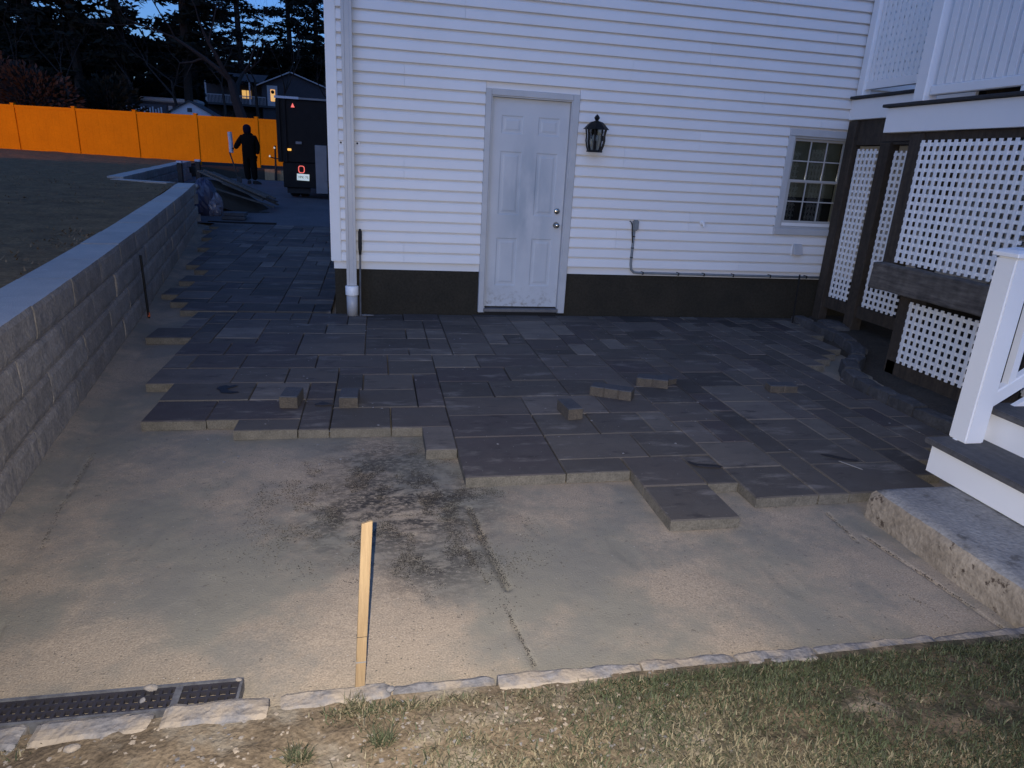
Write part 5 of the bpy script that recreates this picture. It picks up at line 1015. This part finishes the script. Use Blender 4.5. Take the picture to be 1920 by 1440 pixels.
# ------------------------------------------------------------------ trees
def leaf_cloud(pts, size, seed, asp=.35, flat=.5):
    q = np.random.RandomState(seed); n = len(pts); pts = np.asarray(pts); d = q.normal(size=(n, 3)); d[:, 2] *= flat; d /= np.linalg.norm(d, axis=1)[:, None] + 1e-9; e = q.normal(size=(n, 3)); e -= d * (e * d).sum(1)[:, None]; e /= np.linalg.norm(e, axis=1)[:, None] + 1e-9; s_ = size * q.uniform(.5, 1.3, (n, 1))
    Vv = np.stack([pts - d * s_, pts + e * s_ * asp, pts + d * s_, pts - e * s_ * asp], 1).reshape(-1, 3); i0 = np.arange(n) * 4; return Vv, np.stack([i0, i0 + 1, i0 + 2, i0 + 3], -1)
def pine(x, y, z, H, lab, seed, base=.12, spread=.2, gap=0.0):
    q = random.Random(seed); t = tag(empty('pine_tree', (x, y, z)), lab, 'tree', 'pines beyond the fence'); b = MB(); lean = q.uniform(-.02, .02); b.tube([(0, 0, -.5), (lean * H * .5, 0, H * .5), (lean * H, 0, H)], [H * .018, H * .012, .03], 7); L = []; h = H * base
    while h < H * .98:
        k = 1 - (h - H * base) / (H * (1 - base)); ln = H * spread * (k ** .75) * q.uniform(.55, 1.15) + .3; n_ = 5
        for i in range(n_):
            if q.random() < gap: continue
            a = q.uniform(0, 6.28); l2 = ln * q.uniform(.7, 1.15); dz = q.uniform(-.12, .22); p0 = (lean * h, 0, h); p1 = (lean * h + math.cos(a) * l2 * .6, math.sin(a) * l2 * .6, h + dz * l2 * .5); p2 = (lean * h + math.cos(a) * l2, math.sin(a) * l2, h + dz * l2 * .6 - .05 * l2); b.tube([p0, p1, p2], [.05, .03, .012], 4, cap=False)
            m_ = int(l2 * 17)
            for s_ in range(m_):
                u = q.uniform(.22, 1.03); sp = .10 + .30 * u * l2 * .35; c = Vector(p0).lerp(Vector(p1), u / .6) if u < .6 else Vector(p1).lerp(Vector(p2), (u - .6) / .4); L.append((c.x + q.gauss(0, sp), c.y + q.gauss(0, sp), c.z + q.gauss(.05, .13)))
        h += q.uniform(.35, .75) * (1 + gap)
    b.build('trunk', M['bark'], t); v_, f_ = leaf_cloud(L, .34, seed, .33, .4); link('crown', npmesh('crown', v_, f_, M['needles']), t)
def bare(x, y, z, H, lab, seed, r0=.3, fork=2, spread=.5):
    q = random.Random(seed); t = tag(empty('bare_tree', (x, y, z)), lab, 'tree', 'bare trees beyond the fence'); tr_ = MB(); tw = MB()
    def br(p, d, L_, r_, lev):
        pts = [p]; rad = [r_]; dd = d.copy(); n_ = 4
        for i in range(n_): dd = (dd + Vector((q.gauss(0, .13), q.gauss(0, .13), q.gauss(.05, .08)))).normalized(); pts.append(pts[-1] + dd * (L_ / n_)); rad.append(r_ * (1 - .55 * (i + 1) / n_))
        (tr_ if lev < 1 else tw).tube(pts, rad, 7 if lev < 1 else (5 if lev < 3 else 3), cap=False)
        if lev >= 5 or r_ < .008: return
        for k in range(fork if lev == 0 else q.choice((2, 3, 3))):
            i = n_ if k == 0 else q.randrange(2, n_ + 1); a = Vector((q.gauss(0, 1), q.gauss(0, 1), q.gauss(.25, .5))).normalized(); nd_ = (dd * (1 - spread * .5) + a * spread * q.uniform(.7, 1.3)).normalized(); br(pts[i], nd_, L_ * q.uniform(.55, .82), rad[i] * q.uniform(.6, .85), lev + 1)
    br(Vector((0, 0, -.4)), Vector((0, 0, 1)), H * .3, r0, 0); tr_.build('trunk', M['bark'], t); tw.build('branches', M['bark'], t)
zt_ = lambda y: .55 + (y - 26) * .072
pine(-24.5, 54, 2.4, 22, 'dense dark pine at the far left edge beyond the fence', 701, .04, .26)
pine(-29.0, 58, 2.6, 24, 'outermost dark pine at the left edge, behind the dense one', 711, .05, .25)
pine(-20.9, 52, 2.4, 20, 'broad pine with sky gaps, second pine from the left', 702, .22, .21, .12)
pine(-18.6, 55, 2.5, 22, 'tall pine in the middle of the tree line', 703, .20, .20, .12)
pine(-14.4, 56, 2.6, 21, 'pine right of the middle gap, behind the trailer', 704, .22, .20, .12)
pine(-17.3, 70, 3.6, 23, 'slim pine behind the pale trailer', 705, .15, .18, .1)
pine(-7.5, 98, 5.2, 25, 'dark pine rising behind the far house', 706, .08, .24)
pine(-1.5, 101, 5.4, 26, 'dark pine mostly hidden by the near house', 716, .08, .24)
pine(-10.6, 97, 5.2, 26, 'tall pine behind the left part of the far house', 707, .12, .22, .1)
pine(-16.2, 92, 5.0, 27, 'tall pine behind the porch of the far house', 708, .12, .20, .1)
bare(-13.0, 47, 2.1, 13, 'bare tree behind the white shed', 728, .16, 3, .55)
bare(-19.6, 46, 2.0, 12, 'bare tree in front of the middle pines', 729, .14, 3, .55)
bare(-7.5, 38.6, 1.4, 15, 'large bare tree with forked trunk in front of the far house', 721, .45, 3, .55)
bare(-22.6, 47, 2.0, 13, 'bare tree in the gap between the left pines', 722, .18, 2, .5)
bare(-16.4, 50, 2.3, 13, 'thin bare tree in the middle gap of the tree line', 723, .15, 2, .5)
bare(-11.0, 52, 2.4, 13, 'thin bare tree behind the large forked tree', 724, .15, 2, .5)
bare(-9.4, 58, 2.8, 15, 'bare tree behind the far house roof', 725, .18, 2, .5)
bare(-5.8, 47, 2.1, 12, 'bare tree with fine twigs near the house corner', 726, .16, 3, .6)
bare(-3.2, 44, 1.9, 11, 'slender bare tree closest to the house corner', 727, .12, 3, .6)
def shrub(x, y, z, r, h, lab, seed, mtl, n=2600, size=.14):
    q = np.random.RandomState(seed); t = tag(empty('shrub', (x, y, z)), lab, 'shrub', 'shrubs behind the fence'); p_ = q.normal(size=(n, 3)); p_ /= np.linalg.norm(p_, axis=1)[:, None]; rr = q.rand(n) ** .4; lump = .75 + .5 * vnoise(p_[:, 0] * 2.5 + seed, p_[:, 1] * 2.5 + p_[:, 2] * 2, seed); P_ = p_ * (rr * lump)[:, None] * np.array([r, r * .8, h / 2]) + np.array([0, 0, h / 2]); v_, f_ = leaf_cloud(P_, size, seed, .5, 1); link('foliage', npmesh('foliage', v_, f_, mtl), t)
    b = MB()
    for k in range(5): a = q.rand() * 6.28; b.tube([(0, 0, -.3), (math.cos(a) * r * .3, math.sin(a) * r * .3, h * .4), (math.cos(a) * r * .5, math.sin(a) * r * .5, h * .8)], [.05, .035, .01], 5, cap=False)
    b.build('stems', M['bark'], t)
shrub(-17.9, 31.5, .9, 2.2, 4.6, 'shrub tinted lamp-red above the left end of the fence', 731, M['lamp_red_leaf']); shrub(-15.3, 31.0, .9, 1.9, 3.9, 'shrub tinted lamp-red, second from the left behind the fence', 732, M['lamp_red_leaf']); shrub(-20.8, 33, 1.0, 2.2, 5.0, 'shrub tinted lamp-red, cut by the left picture edge', 733, M['lamp_red_leaf'])
shrub(-13.2, 34, 1.1, 1.8, 3.6, 'dark shrub behind the fence between the lamp-red shrubs and the slatted rack', 734, M['needles'], 2600); shrub(-8.3, 43.0, 1.7, .9, 2.0, 'dark rounded shrub above the fence beside the bare tree trunk', 735, M['needles'], 1500)
# the wood behind everything
q = np.random.RandomState(741); n = 30000; xx = q.uniform(-75, 25, n); yy = q.uniform(96, 116, n); top = 8.2 + 6.0 * fbm(xx * .16, xx * 0, 743) + 3.0 * fbm(xx * .9, xx * 0, 744); zz = 2 + (top - 2 + 1.5) * q.rand(n) ** .75
v_, f_ = leaf_cloud(np.stack([xx, yy, zz], -1), .62, 745, .55, .8); tag(link('distant_woods', npmesh('distant_woods', v_, f_, M['needles'])), 'dark mass of distant woods behind the houses', 'woods', kind='stuff')
q = np.random.RandomState(751); n = 9000; xx = q.uniform(-60, -15.2, n); yy = q.uniform(60, 66, n); top = 5.2 + 3.2 * fbm(xx * .25, xx * 0, 753) + 1.2 * fbm(xx * 1.1, xx * 0, 754); zz = 2.4 + (top - 2.4) * q.rand(n) ** .8
v_, f_ = leaf_cloud(np.stack([xx, yy, zz], -1), .5, 755, .55, .8); tag(link('hedge_thicket', npmesh('hedge_thicket', v_, f_, M['needles'])), 'dark evergreen thicket under the pines', 'thicket', kind='stuff')
